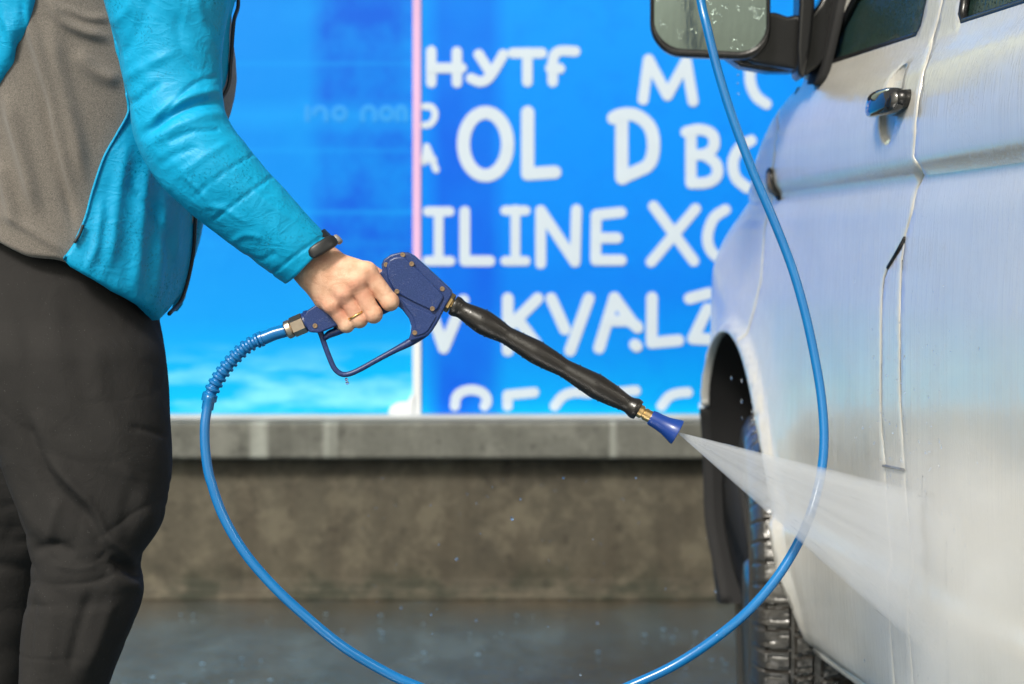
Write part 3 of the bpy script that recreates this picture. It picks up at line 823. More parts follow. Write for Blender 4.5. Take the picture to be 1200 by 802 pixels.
build('far_side', V, Fc, MT['paint'], van)
a = Acc()
def quad(acc, pts): acc.add(pts, [tuple(range(len(pts)))])
quad(a, [body(-1.35, .27), far(body(-1.35, .27)), far(body(2.56, .27)), body(2.56, .27, -.05)])
quad(a, [body(2.56, .27, -.36), far(body(2.56, .27)), far(body(3.25, .27), WID-.1), body(3.25, .27, -.36)])
a.build('underbody', MT['matt'], van, smooth=False)
a = Acc(); quad(a, [body(-1.35, .27), far(body(-1.35, .27)), far(body(-1.35, 1.9), WID-.5), body(-1.35, 1.9)]); a.build('tailgate', MT['paint'], van, smooth=False)
# cab interior: dashboard and seat
a = Acc(); p = body(2.62, 1.02, -.12); q = far(body(2.62, 1.02), WID-.15)
a.add([(p[0], 2.45, .75), (q[0], 2.25, .75), (q[0], 2.25, 1.08), (p[0], 2.45, 1.08), (p[0]-.02, 2.78, .75), (q[0], 2.60, .75), (q[0], 2.62, 1.09), (p[0]-.02, 2.80, 1.09)],
      [(0, 1, 2, 3), (4, 7, 6, 5), (3, 2, 6, 7), (0, 4, 5, 1), (0, 3, 7, 4), (1, 5, 6, 2)])
bevel(a.build('dashboard', MT['matt'], van, smooth=False), .03, 3)
a = Acc(); a.add(*boxm(.72, 1.20, 1.80, 2.28, .62, .78)); bevel(a.build('cab_seat', MT['matt'], van, smooth=False), .05, 4)
a = Acc(); a.add(*boxm(.74, 1.18, 1.66, 1.79, .75, 1.42)); bevel(a.build('cab_backrest', MT['matt'], van, smooth=False), .05, 4)

# ---- wheel
WR, WW = .305, .205
hd_x = .085                         # heading of the wheel: (hd_x, 1)
hw = Vector((hd_x, 1, 0)).normalized(); ax_out = Vector((-hw.y, hw.x, 0))
wc = Vector((.393, 2.925, WR-.002))
wheel = bpy.data.objects.new('front_wheel', None); COL.objects.link(wheel); wheel.parent = van; wheel.location = wc-van.location
prof = []   # (axial from outer face, radius)
prof = [(.018, .205), (.006, .222), (.0, .25), (.003, .275), (.012, .292), (.022, .3005)]
ntr = 34
for k in range(ntr+1):
    x = .026+(WW-.052)*k/ntr; prof.append((x, .3045-.004*(abs(2*k/ntr-1))**3))
prof += [(WW-.022, .3005), (WW-.012, .292), (WW-.003, .275), (WW, .25), (WW-.006, .222), (WW-.018, .205)]
na = 720; V = []
for i, (x, r) in enumerate(prof):
    k = i-6
    for j in range(na):
        t = 2*math.pi*j/na; rr = r
        if 0 <= k <= ntr or k in (-1, ntr+1, -2, ntr+2):
            kk = max(0, min(ntr, k)); u = kk/ntr
            g1 = kk in (8, 9, 16, 17, 18, 25, 26)
            col_ = 0 if kk < 8 else 1 if kk < 16 else 2 if kk < 26 else 3
            ph = (t*56/(2*math.pi)+[0, .45, .1, .55][col_]+(.9*u if col_ in (1, 2) else .15*u)) % 1.0
            g2 = ph < .17
            sipe = abs((ph % .28)-.14) < .016
            if g1 and k == kk: rr -= .0075
            elif g2 and not (k < 0 or k > ntr): rr -= .007
            elif g2: rr -= .004
            elif sipe and 0 <= k <= ntr: rr -= .002
            rr += .0006*noise.noise(Vector((k*.6, math.cos(t)*40, math.sin(t)*40)))
        c = wc-ax_out*x+hw*(math.cos(t)*rr)+Vector((0, 0, math.sin(t)*rr))
        V.append(tuple(c))
n = len(prof)
Fc = [(i*na+j, i*na+(j+1) % na, (i+1)*na+(j+1) % na, (i+1)*na+j) for i in range(n-1) for j in range(na)]
build('tyre', V, Fc, MT['tyre'], wheel, recalc=False, sharp=40)
rp = [(.0, .0), (.0, .045), (.012, .055), (.030, .075), (.034, .12), (.022, .165), (.016, .185), (.010, .200), (.004, .209), (.012, .212), (.03, .205)]
V = []
for x, r in rp:
    for j in range(64):
        t = 2*math.pi*j/64; V.append(tuple(wc-ax_out*(x+.004)+hw*math.cos(t)*r+Vector((0, 0, math.sin(t)*r))))
build('rim', V, [(i*64+j, i*64+(j+1) % 64, (i+1)*64+(j+1) % 64, (i+1)*64+j) for i in range(len(rp)-1) for j in range(64)], MT['rim'], wheel)
# mud flap with ribs behind the wheel
a = Acc(); b0 = Vector(body(2.56, .2, -.02)); 
V, Fc = boxm(0, .20, -.008, .008, .04, .262)
a.add([(b0.x+v[0], b0.y+v[1]+.01*math.sin(v[2]*20), v[2]) for v in V], Fc)
for k in range(6):
    xk = b0.x+.018+.032*k; a.add(*tube([(xk, b0.y-.010, z) for z in np.linspace(.05, .25, 6)], .009, 8))
a.build('mud_flap', MT['tyre'], van)

# ---- door mirror
MD = 2.60
mh = bpy.data.objects.new('door_mirror', None); COL.objects.link(mh); mh.parent = van
mc = P(832, -62, MD); mh.location = mc-van.location
def sup(u, p): return (abs(u)**p)*(1 if u > 0 else -1)
def rrect(w, h_, r, n=9):
    out = []
    for cx_, cz_, a0 in ((w-r, h_-r, 0), (-w+r, h_-r, 90), (-w+r, -h_+r, 180), (w-r, -h_+r, 270)):
        for t in np.linspace(a0, a0+90, n): out.append((cx_+r*math.cos(R(t)), cz_+r*math.sin(R(t))))
    return out
mw, mhh = .091, .170
yaw = R(-6)
def mpt(x, y, z):
    zsk = z-.06*x*(1 if z < 0 else .2)      # lower edge drops towards the van
    return (mc.x+x*math.cos(yaw)-y*math.sin(yaw), mc.y+x*math.sin(yaw)+y*math.cos(yaw), mc.z+zsk)
lay = [(.0, 1.0, .047), (-.010, 1.0, .047), (-.016, .985, .046), (-.016, .945, .042), (-.004, .925, .040)]
V = []; Fc = []
outs = [(.105, .50), (.098, .68), (.080, .84), (.055, .94), (.025, .99)]
rings = [(y, f) for y, f in outs]+[(y, f) for y, f, _ in lay]
for y, f in rings:
    for x, z in rrect(mw*f, mhh*(f if f > .9 else f**.6), .047*f): V.append(mpt(x, y, z))
m = 36
Fc = [(i*m+j, i*m+(j+1) % m, (i+1)*m+(j+1) % m, (i+1)*m+j) for i in range(len(rings)-1) for j in range(m)]+[tuple(range(m))]
build('mirror_housing', V, Fc, MT['black'], mh)
V = [mpt(x, -.0075, z) for x, z in rrect(mw*.928, mhh*.955, .041)]+[mpt(x*.6, -.0085, z*.6) for x, z in rrect(mw*.93, mhh*.955, .04)]
build('mirror_glass', V, [(j, (j+1) % m, m+(j+1) % m, m+j) for j in range(m)]+[tuple(range(m, 2*m))], MT['mirror'], mh)
# angular arm between the housing and the door
def slab(pts, d0, d1, name, mat, par, bw):
    V, Fc = prism([(P(a_, b_, (d0+d1)/2).x, P(a_, b_, (d0+d1)/2).z) for a_, b_ in pts], d0, d1)
    o = build(name, V, Fc, mat, par, sharp=35); bevel(o, bw, 4); return o
slab([(886, 22), (903, 16), (920, 22), (934, 19), (944, 22), (956, 8), (966, -12), (980, -12), (984, 40), (976, 66), (956, 82), (940, 92), (933, 84), (905, 80), (882, 76), (868, 70), (880, 62), (888, 50)], 2.60, 2.655, 'mirror_arm', MT['black'], mh, .010)
slab([(934, -60), (952, -60), (951, 10), (946, 60), (938, 95), (931, 90), (930, 60), (933, 10)], 2.575, 2.64, 'mirror_knuckle', MT['black'], mh, .010)
slab([(846, 66), (870, 68), (905, 72), (935, 76), (930, 86), (900, 86), (866, 80)], 2.63, 2.68, 'mirror_bracket', MT['black'], mh, .006)

# ================================================================= SPRAY GUN
GD = 2.015      # distance of the gun's middle plane
gun = empty('spray_gun', P(420, 350, GD), 'dark blue pressure washer gun with long black lance held in the hand', 'spray gun')
def gp(px, row, w=0.0): return Vector(((px-CX)/F*GD, GD-w, H-(row-CY)/F*GD))
def g2(l): return [(gp(a_, b_).x, gp(a_, b_).z) for a_, b_ in l]
def smooth_closed(l, n):
    q = spline([(a_, b_, 0) for a_, b_ in l]+[(l[0][0], l[0][1], 0)], n+1)[:-1]; return [tuple(x[:2]) for x in q]
# body shell with grip tail
bodyp = [(449, 318), (448, 310), (451, 304), (459, 298.5), (471, 295.5), (479, 296), (486, 300), (508, 320), (528, 338.5), (530.5, 343), (529, 348), (523, 358), (518, 368), (511, 381), (505, 390), (500, 394), (491, 397), (483, 399.5), (479.5, 397.5), (482, 390), (483, 382), (480, 373), (472.5, 363), (465, 357), (455, 357), (440, 362), (420, 371), (400, 380), (388, 385), (376, 390), (364, 389), (359, 380), (358, 371), (361, 364), (372, 357), (400, 342), (425, 330), (440, 324)]
V, Fc = prism(g2(bodyp), GD-.0150, GD+.0150)
o = build('gun_body', V, Fc, MT['gun'], gun, sharp=30); bevel(o, .0045, 4)
plate = [(454, 312), (457, 305), (463, 301.5), (471, 300.5), (476, 302), (494, 319), (520, 345), (520.5, 349), (514, 362), (510, 365), (505, 363), (487, 354.5), (468, 344.5), (461, 338), (455.5, 327)]
V, Fc = prism(g2(plate), GD-.0180, GD-.012)
o = build('face_plate', V, Fc, MT['gun'], gun, sharp=30); bevel(o, .0022, 3)
low = [(470, 350), (486, 358.5), (503, 366.5), (511, 368.5), (512.5, 371), (503, 387), (498, 391), (488, 394), (486.5, 390), (487.5, 382), (484, 370), (477, 361)]
V, Fc = prism(g2(low), GD-.0166, GD-.012)
o = build('lower_plate', V, Fc, MT['gun'], gun, sharp=30); bevel(o, .0016, 3)
V, Fc = prism(g2([(x, y) for x, y in plate]), GD+.012, GD+.0180); o = build('face_plate', V, Fc, MT['gun'], gun, sharp=30); bevel(o, .0022, 3)
for x, r_, dp in ((453.5, 310.5, .0155), (473, 299.0, .0160), (483.5, 309.5, .0185), (519, 338.5, .0155), (507.5, 361.5, .0185), (487, 389.5, .0170), (466.3, 341.5, .0182), (371, 381.5, .0155)):
    c = gp(x, r_, dp-.002); a = Acc()
    a.add(*lathe(c, (0, -1, 0), [(0, .0030), (.0022, .0030), (.0026, .0026), (.0026, .0014), (.0018, .0012), (.0018, .0002)], 18))
    a.build('screw', MT['screw'], gun, sharp=40)
# trigger guard
gpts = [(500, 388.5, 5.0), (492, 394, 5.0), (480, 401.5, 4.6), (462, 411, 3.4), (440, 423, 3.0), (422, 433, 3.0), (409, 438.5, 3.0), (400, 438.5, 3.0), (392, 432, 3.0), (386, 419, 3.0), (380, 403, 3.0), (375, 388, 3.4), (371, 379, 4.4)]
q = spline([(a_, b_, 0, c) for a_, b_, c in gpts], 60)
build('trigger_guard', *tube([gp(x[0], x[1]) for x in q], [x[3]*GD/F*1.05 for x in q], 14), MT['gun'], gun)
# trigger lever under the grip
trg = [(378, 383), (384, 388), (388, 392), (383, 399), (380, 396)]
q = spline([(470, 352, 0, 5), (452, 362, 0, 5), (430, 372, 0, 5), (410, 382, 0, 5), (396, 388, 0, 5), (386, 392, 0, 4.5), (380, 397, 0, 3.0)], 40)
V, Fc = tube([gp(x[0], x[1]) for x in q], [x[3]*GD/F for x in q], 14, sy=1.7)
build('trigger', V, Fc, MT['gun'], gun)
# swivel and hose nut
axh = (gp(338, 386)-gp(361, 376)).normalized()
p0 = gp(364, 375)
build('hose_swivel', *lathe(p0, axh, [(0, .0125), (.004, .013), (.0055, .0115), (.0075, .0115)], 28), MT['gun'], gun, sharp=40)
build('hose_nut', *lathe(p0+axh*.0075, axh, [(0, .0108), (.001, .0122), (.0155, .0122), (.0165, .0108)], 6), MT['steel'], gun, sharp=20)
build('hose_collar', *lathe(p0+axh*.024, axh, [(0, .0095), (.001, .0112), (.0065, .0112), (.0075, .0100), (.0085, .0085)], 28), MT['steel'], gun, sharp=30)
# lance
A = Vector(gp(531, 357.5)); B = Vector(gp(747, 479.5)); B.y = GD-.020
la = (B-A).normalized(); LL = (B-A).length
p0 = A-la*.016
build('brass_nut', *lathe(p0, la, [(0, .0100), (.001, .0120), (.0135, .0120), (.0145, .010)], 6), MT['brass'], gun, sharp=20)
build('lance_pipe', *lathe(p0+la*.010, la, [(0, .006), (LL+.012, .006)], 20), MT['brass'], gun, sharp=30)
ts = [0, .008, .016, .03, .05, .10, .16, .22, .29, .37, .45, .53, .60, .69, .775, .86, .93, .955, .965, .98, .992, 1.0]
rs = [11.0, 13.0, 13.2, 11.0, 10.2, 12.6, 15.0, 13.6, 10.6, 12.4, 14.2, 12.8, 10.6, 12.8, 14.8, 12.8, 9.8, 9.8, 11.6, 13.0, 12.6, 10.5]
tt = np.linspace(0, 1, 160); rr = np.interp(tt, ts, rs)
k = np.ones(5)/5; rr = np.convolve(np.pad(rr, 2, 'edge'), k, 'valid')
a = Acc(); a.add(*lathe(A, la, [(t*LL, r*.001*GD/2) for t, r in zip(tt, rr)], 40))
up = Vector((0, 0, 1)); u_ = (up-la*up.dot(la)).normalized(); w_ = la.cross(u_)
for j in range(10):
    for k in range(34):
        an = 2*math.pi*(j+.5*(k % 2))/10+.25; t = .075+.84*k/33
        r = float(np.interp(t, tt, rr))*.001*GD/2
        if math.sin(an*1.0+1.1) > .97: continue
        c = A+la*(t*LL)+(u_*math.cos(an)+w_*math.sin(an))*(r-.0001)
        if (k//2+j) % 2 == 0: a.add(*sphere(c, .0010, 8, 6))
a.build('lance_grip', MT['rubber'], gun)
build('brass_coupling', *lathe(B-la*.001, la, [(0, .0065), (.0005, .0078), (.006, .0078), (.0065, .006), (.008, .006), (.0085, .0072), (.017, .0072), (.018, .006)], 24), MT['brass'], gun, sharp=30)
nz0 = B+la*.0155
nzp = [(0, .0072), (.0005, .0088), (.004, .0094), (.012, .0098), (.020, .0108), (.028, .0132), (.034, .0152), (.0362, .0154), (.0368, .0146), (.035, .0132), (.028, .0095), (.018, .0065)]
build('nozzle', *lathe(nz0, la, nzp, 36), MT['nozzle'], gun, sharp=50)
build('nozzle_tip', *lathe(nz0+la*.012, la, [(0, .0045), (.018, .0045), (.021, .003), (.0212, .0008)], 18), MT['steel'], gun, sharp=40)
NOZ = nz0+la*.034

# ================================================================= HOSE
hose = empty('pressure_hose', P(240, 560, 2.0), 'glossy blue high pressure hose looping from the gun down and up past the van', 'hose')
HB = [(361-23*t, 376.3+10*t) for t in (0,)]
hb0 = p0h = gp(364, 375)+axh*.031
bt = [hb0, gp(322, 391), gp(312, 395), gp(300, 400), gp(288, 407), gp(275, 419), gp(264, 432), gp(254, 447), gp(247, 461), gp(244.5, 471), gp(243, 480)]
bp = spline(bt, 240)
Lb = np.concatenate([[0], np.cumsum(np.linalg.norm(np.diff(bp, axis=0), axis=1))]); Lt = Lb[-1]
rad = []
for l in Lb:
    if l < .030: r = .0078+.0004*(l/.03)
    elif l < .034: r = .0095
    elif l > Lt-.010: r = .0072
    elif l > Lt-.016: r = .0092
    else:
        ph = ((l-.034)/.0079) % 1.0; r = .0067+.0026*sstep(.0, .22, ph)*(1-sstep(.50, .72, ph)) 
    rad.append(r*.98)
build('corrugated_sleeve', *tube(bp, rad, 28), MT['hose'], hose, sharp=50)
hp = [(246, 462, 2.01), (243, 478, 2.01), (240, 500, 2.005), (241, 532, 2.0), (247, 565, 1.995), (262, 606, 1.99), (285, 645, 1.985), (315, 681, 1.98), (352, 717, 1.975), (400, 757, 1.975), (448, 786, 1.98), (485, 803, 1.98), (550, 826, 1.99), (618, 834, 2.0), (690, 822, 2.0), (745, 801, 2.0), (792, 779, 2.0), (838, 749, 2.01), (880, 713, 2.03), (916, 669, 2.05), (944, 618, 2.07), (960, 566, 2.09), (965.5, 520, 2.10), (963, 470, 2.11), (955, 420, 2.12), (942, 362, 2.13), (926, 308, 2.14), (905, 254, 2.15), (881, 198, 2.16), (859, 140, 2.17), (841, 82, 2.18), (828, 30, 2.19), (821, 0, 2.20), (808, -80, 2.22), (800, -300, 2.25), (800, -900, 2.28)]
pp = spline([P(*q) for q in hp], 520)
wob = np.array([[.0012*noise.noise(Vector((i*.035, 0, 0))), 0, .0012*noise.noise(Vector((i*.035, 9, 0)))] for i in range(len(pp))]); wob[:20] = 0
build('hose_line', *tube(pp+wob, .0058, 20), MT['hose'], hose)

# ================================================================= PERSON
# ---- SDF meshing (naive surface nets)
def surface_nets(f, lo, hi, h):
    ax = [np.arange(lo[i], hi[i]+h, h) for i in range(3)]
    X, Y, Z = np.meshgrid(*ax, indexing='ij'); D = f(X, Y, Z); S = D < 0
    nx, ny, nz = D.shape; acc = np.zeros((nx-1, ny-1, nz-1, 3)); cnt = np.zeros((nx-1, ny-1, nz-1))
    def sl(o, n): return slice(o, n-1+o)
    for axis in range(3):
        oth = [k for k in range(3) if k != axis]
        for a_ in (0, 1):
            for b_ in (0, 1):
                o0 = [0, 0, 0]; o0[oth[0]] = a_; o0[oth[1]] = b_; o1 = list(o0); o1[axis] = 1
                s0 = tuple(sl(o0[k], D.shape[k]) for k in range(3)); s1 = tuple(sl(o1[k], D.shape[k]) for k in range(3))
                d0, d1 = D[s0], D[s1]; cr = S[s0] != S[s1]
                t = np.where(cr, d0/(d0-d1+1e-20), 0)
                for k in range(3):
                    acc[..., k] += np.where(cr, o0[k]+(t if k == axis else 0), 0)
                cnt += cr
    act = cnt > 0; idx = -np.ones(act.shape, int); idx[act] = np.arange(act.sum())
    I, J, K = np.nonzero(act); pos = acc[act]/cnt[act][:, None]
    V = np.stack([lo[0]+(I+pos[:, 0])*h, lo[1]+(J+pos[:, 1])*h, lo[2]+(K+pos[:, 2])*h], 1)
    Q = []
    for axis in range(3):
        oth = [k for k in range(3) if k != axis]
        s0 = [slice(None)]*3; s1 = [slice(None)]*3; s0[axis] = slice(0, -1); s1[axis] = slice(1, None)
        cr = S[tuple(s0)] != S[tuple(s1)]
        I, J, K = np.nonzero(cr); c = np.stack([I, J, K], 1)
        ok = (c[:, oth[0]] > 0) & (c[:, oth[1]] > 0) & (c[:, oth[0]] < act.shape[oth[0]]) & (c[:, oth[1]] < act.shape[oth[1]])
        c = c[ok]; flip = S[tuple(s0)][cr][ok]
        qs = []
        for a_, b_ in ((-1, -1), (0, -1), (0, 0), (-1, 0)):
            e = c.copy(); e[:, oth[0]] += a_; e[:, oth[1]] += b_; qs.append(idx[e[:, 0], e[:, 1], e[:, 2]])
        q = np.stack(qs, 1); q[flip] = q[flip][:, ::-1]; q = q[(q >= 0).all(1)]; Q += [tuple(r_) for r_ in q]
    return V, Q
def smin(a_, b_, k):
    h_ = np.clip(.5+.5*(b_-a_)/k, 0, 1); return b_*(1-h_)+a_*h_-k*h_*(1-h_)
def cone(X, Y, Z, a_, b_, ra, rb):
    a_ = np.array(a_, float); b_ = np.array(b_, float); ab = b_-a_; L2 = ab@ab+1e-12
    t = np.clip(((X-a_[0])*ab[0]+(Y-a_[1])*ab[1]+(Z-a_[2])*ab[2])/L2, 0, 1)
    return np.sqrt((X-a_[0]-t*ab[0])**2+(Y-a_[1]-t*ab[1])**2+(Z-a_[2]-t*ab[2])**2)-(ra+(rb-ra)*t)
# hand in millimetres: x = photo px, y = photo row, w = towards the camera (1 px = 1 mm at 2 m)
def hand_sdf(X, Y, W):
    c = lambda a_, b_, ra, rb: cone(X, Y, W, a_, b_, ra, rb)
    # wrist and back of the hand
    d = smin(c((345, 278, -2), (378, 304, -1), 20, 16.5), c((333, 290, -2), (363, 319, -1), 20, 17), 14)
    d = smin(d, c((380, 306, 2), (430, 319, 10), 15, 11.8), 13)      # metacarpals
    d = smin(d, c((374, 311, 3), (418, 331, 14.5), 14.5, 11.6), 11)
    d = smin(d, c((369, 316, 2), (404, 344, 12.5), 14.5, 11.0), 11)
    d = smin(d, c((364, 320, -2), (389, 357, 7), 15.5, 10.5), 12)
    d = smin(d, c((366, 326, -10), (379, 352, -7), 14, 12), 10)     # heel of the hand
    d = smin(d, c((386, 306, -10), (408, 316, -22), 13, 12), 12)     # thumb root
    th = smin(c((404, 314, -22), (428, 318, -36), 11.5, 10.5), c((428, 318, -36), (452, 330, -38), 10.2, 8.2), 3)
    d = smin(d, th, 8)
    # knuckle bumps
    for k in ((431, 318, 11, 9.6), (419, 330.5, 15.5, 9.2), (405, 343.5, 13.5, 8.8), (390.5, 357, 9, 8.2)):
        d = smin(d, np.sqrt((X-k[0])**2+(Y-k[1])**2+(W-k[2])**2)-k[3], 6)
    # tendons
    for a_, b_ in (((386, 308, 11), (428, 318, 16)), ((380, 313, 11), (416, 330, 20)), ((374, 318, 10), (402, 343, 18))):
        d = smin(d, c(a_, b_, 4.5, 4.0), 6)
    F_ = None
    fingers = [  # MCP, PIP, DIP, TIP with radii
        ((431, 319, 10), (457.5, 354, 7), (451, 353, -20), (439, 338, -29), 11.2, 10.2, 9.0, 7.6),
        ((418, 331, 12), (438.5, 368.5, 9), (433, 366, -21), (423, 350, -31), 10.8, 10.0, 9.0, 7.7),
        ((404, 344, 10), (421.5, 374.5, 6), (414, 374, -22), (407, 358, -32), 10.4, 9.6, 8.6, 7.4),
        ((390, 357, 6), (406.5, 381, 2), (396, 381, -22), (391, 367, -30), 9.8, 8.8, 7.9, 6.8)]
    for a_, b_, e_, t_, r0, r1, r2, r3 in fingers:
        f_ = c(a_, b_, r0, r1)
        f_ = smin(f_, c(b_, e_, r1, r2), 2.5); f_ = smin(f_, c(e_, t_, r2, r3), 2.5)
        # knuckle wrinkle bulge at the bend
        f_ = smin(f_, np.sqrt((X-b_[0])**2+(Y-b_[1]+1)**2+(W-b_[2]-1)**2)-(r1*.98), 3)
        F_ = f_ if F_ is None else smin(F_, f_, .8)
    d = smin(d, F_, 3.8)
    # creases: webbing grooves between the fingers and soft wrist fold
    for a_, b_ in (((436, 337, 22), (452, 366, 19)), ((420, 352, 24), (431, 376, 18)), ((401, 360, 21), (415, 383, 14))):
        g_ = c(a_, b_, 1.5, 2.7); d = -smin(-d, g_, 1.8)
    return d
Vh, Qh = surface_nets(hand_sdf, (322, 262, -52), (474, 398, 34), 1.0)
def laplace(V, Q, it, lam=.5):
    E = set()
    for q in Q:
        for i in range(4):
            a_, b_ = q[i], q[(i+1) % 4]; E.add((min(a_, b_), max(a_, b_)))
    E = np.array(list(E)); deg = np.bincount(E.ravel(), minlength=len(V))[:, None]
    for k in range(it):
        S_ = np.zeros_like(V); np.add.at(S_, E[:, 0], V[E[:, 1]]); np.add.at(S_, E[:, 1], V[E[:, 0]])
        V = V+(S_/np.maximum(deg, 1)-V)*(lam if k % 2 == 0 else -lam*1.03)
    return V
Vh = laplace(Vh, Qh, 8)
Vh = np.stack([(Vh[:, 0]-CX)/1000, 2.0-Vh[:, 2]/1000, H-(Vh[:, 1]-CY)/1000], 1)
# ---- rest of the body (hidden under the clothes, head above the frame)
def pm(px, row, d): return np.array(P(px, row, d))
def body_sdf(X, Y, Z):
    c = lambda a_, b_, ra, rb: cone(X, Y, Z, a_, b_, ra, rb)
    hip_n, hip_f = pm(70, 380, 2.16), pm(90, 380, 2.28)
    kn_n, kn_f = pm(98, 665, 2.09), pm(10, 655, 2.34)
    an_n, an_f = pm(46, 1040, 2.10), pm(-80, 1010, 2.36)
    ch = pm(120, -40, 2.19); wa = pm(100, 250, 2.19); nk = pm(150, -300, 2.19)
    d = smin(c(ch, wa, .105, .10), c(pm(110, -60, 2.13), pm(110, -60, 2.26), .07, .07), .06)
    d = smin(d, c(wa, (hip_n+hip_f)/2, .10, .105), .05)
    d = smin(d, c(pm(105, -150, 2.11), pm(105, -150, 2.28), .045, .045), .03)
    d = smin(d, c(pm(118, -200, 2.19), nk, .06, .055), .04)
    for a_, b_, e_ in ((hip_n, kn_n, an_n), (hip_f, kn_f, an_f)):
        d = smin(d, c(a_, b_, .076, .046), .03); d = smin(d, c(b_, e_, .044, .032), .02)
    for a_ in (an_n, an_f):
        f0 = a_.copy(); f0[2] = .05; f1 = f0+np.array([.15, 0, -.012]); d = smin(d, c(a_, f0, .032, .028), .01); d = smin(d, c(f0, f1, .022, .014), .01)
    # right arm into the sleeve, ending inside the wrist of the hand mesh
    sh, el, wr = pm(172, -150, 2.03), pm(215, 165, 1.985), pm(362, 303, 2.0)
    d = smin(d, c(sh, el, .045, .037), .03); d = smin(d, c(el, wr, .037, .019), .02)
    # left arm, hand tucked in the far pocket
    sh, el, wr = pm(150, -170, 2.37), pm(60, 110, 2.40), pm(120, 330, 2.33)
    d = smin(d, c(sh, el, .045, .037), .03); d = smin(d, c(el, wr, .037, .024), .02); d = smin(d, c(wr, pm(140, 375, 2.29), .03, .028), .02)
    # head with brow, nose, chin, ears
    hc = nk+np.array([.03, 0, .155])
    E = lambda o_, r_: np.sqrt(((X-hc[0]-o_[0])/r_[0])**2+((Y-hc[1]-o_[1])/r_[1])**2+((Z-hc[2]-o_[2])/r_[2])**2)
    d = smin(d, (E((0, 0, .02), (.098, .078, .105))-1)*.08, .03)
    d = smin(d, (E((.045, 0, -.05), (.055, .055, .065))-1)*.05, .03)
    d = smin(d, c(hc+np.array([.095, 0, .015]), hc+np.array([.118, 0, -.018]), .008, .013), .012)
    for sy_ in (-1, 1): d = smin(d, (E((-.005, sy_*.078, -.005), (.018, .008, .03))-1)*.008, .006)
    d = smin(d, c(nk-np.array([0, 0, .03]), hc-np.array([.01, 0, .05]), .056, .054), .03)
    return d
Vb, Qb = surface_nets(body_sdf, (-1.05, 1.80, -.02), (-.22, 2.55, 1.80), .011)
nb_ = len(Vb)
person = build('person', np.vstack([Vb, Vh]), list(Qb)+[tuple(i+nb_ for i in q) for q in Qh], MT['skin'], None)
tag(person, 'person in a cyan jacket, grey fleece and dark trousers gripping the blue spray gun', 'person')

# ---- clothing
# torso surface: horizontal ellipses; theta 0 = front (+x), 90 = towards the camera
TSEC = [(-300, 205, 90, .070), (-255, 232, 40, .12), (-200, 258, 0, .185), (-120, 276, -40, .185), (-40, 272, -48, .175), (0, 268, -47, .168), (50, 272, -45, .162), (90, 278, -43, .158), (130, 270, -42, .155), (180, 250, -42, .152), (250, 228, -48, .152), (320, 211, -56, .158), (373, 198, -62, .165), (430, 194, -66, .165)]
DT = 2.19; CYT = 2.19
tz = [H-(r-CY)/F*DT for r, *_ in TSEC][::-1]
tf = [(a_-CX)/F*DT for _, a_, _, _ in TSEC][::-1]; tb = [(b_-CX)/F*DT for _, _, b_, _ in TSEC][::-1]; td = [c for *_, c in TSEC][::-1]
def smooth_interp(z, xs_, ys_):
    e = .025; return float((np.interp(z-e, xs_, ys_)+np.interp(z, xs_, ys_)*2+np.interp(z+e, xs_, ys_))/4)
def torso(th, z, off=0.0):
    fx, bx, dy = smooth_interp(z, tz, tf), smooth_interp(z, tz, tb), smooth_interp(z, tz, td)
    cx_ = (fx+bx)/2; rx = (fx-bx)/2
    c, s = math.cos(th), math.sin(th); e = .86
    cc = (abs(c)**e)*(1 if c > 0 else -1); ss = (abs(s)**e)*(1 if s > 0 else -1)
    n = Vector((c/rx, -s/dy)).normalized()
    return (cx_+rx*cc+n.x*off, CYT-dy*ss+n.y*off, z)
def T2(px, row, near=True):
    """photo point on the near side of the torso -> (theta, z)"""
    d = 2.08
    for _ in range(6):
        z = H-(row-CY)/F*d; x = (px-CX)/F*d
        fx, bx, dy = smooth_interp(z, tz, tf), smooth_interp(z, tz, tb), smooth_interp(z, tz, td)
        cc = max(-.9999, min(.9999, (x-(fx+bx)/2)/((fx-bx)/2)))
        th = math.acos((abs(cc)**(1/.86))*(1 if cc > 0 else -1)); d = CYT-dy*(math.sin(th)**.86)
    return (th, z)
def hem_z(th):
    # hem slopes down to the front
    c = math.cos(th); px = 70+130*c
    return H-((269+px*.50-9*sstep(60, 95, px))-CY)/F*2.10
torso_folds = [
    ([(28, 10), (50, 70), (66, 150), (84, 230)], 9, .0085), ([(60, 20), (72, 90), (90, 165), (98, 215)], 10, .0075), ([(8, 110), (24, 170), (44, 250)], 9, .008),
    ([(55, -5), (80, 28), (128, 46)], 7, .007), ([(90, 60), (112, 84), (142, 96)], 10, .006), ([(70, 5), (100, 20), (130, 22)], 5, .004),
    ([(50, 90), (62, 160), (88, 270)], 7, -.006), ([(0, 190), (18, 262)], 8, .006), ([(0, 250), (40, 272), (80, 298)], 6, .004)]
jack_folds = [
    ([(150, 160), (138, 230), (128, 320)], 8, .005), ([(172, 190), (165, 260), (158, 345)], 8, .006), ([(195, 230), (186, 300), (180, 358)], 7, .005),
    ([(120, 235), (112, 290), (100, 318)], 6, .004), ([(210, 250), (204, 310)], 5, .003), ([(150, 210), (180, 250), (200, 300)], 6, -.004), ([(75, 312), (130, 343), (192, 376)], 3, -.003),
    ([(2, 10), (14, 50), (8, 85)], 5, .005), ([(24, 0), (26, 30), (16, 60)], 4, -.005)]
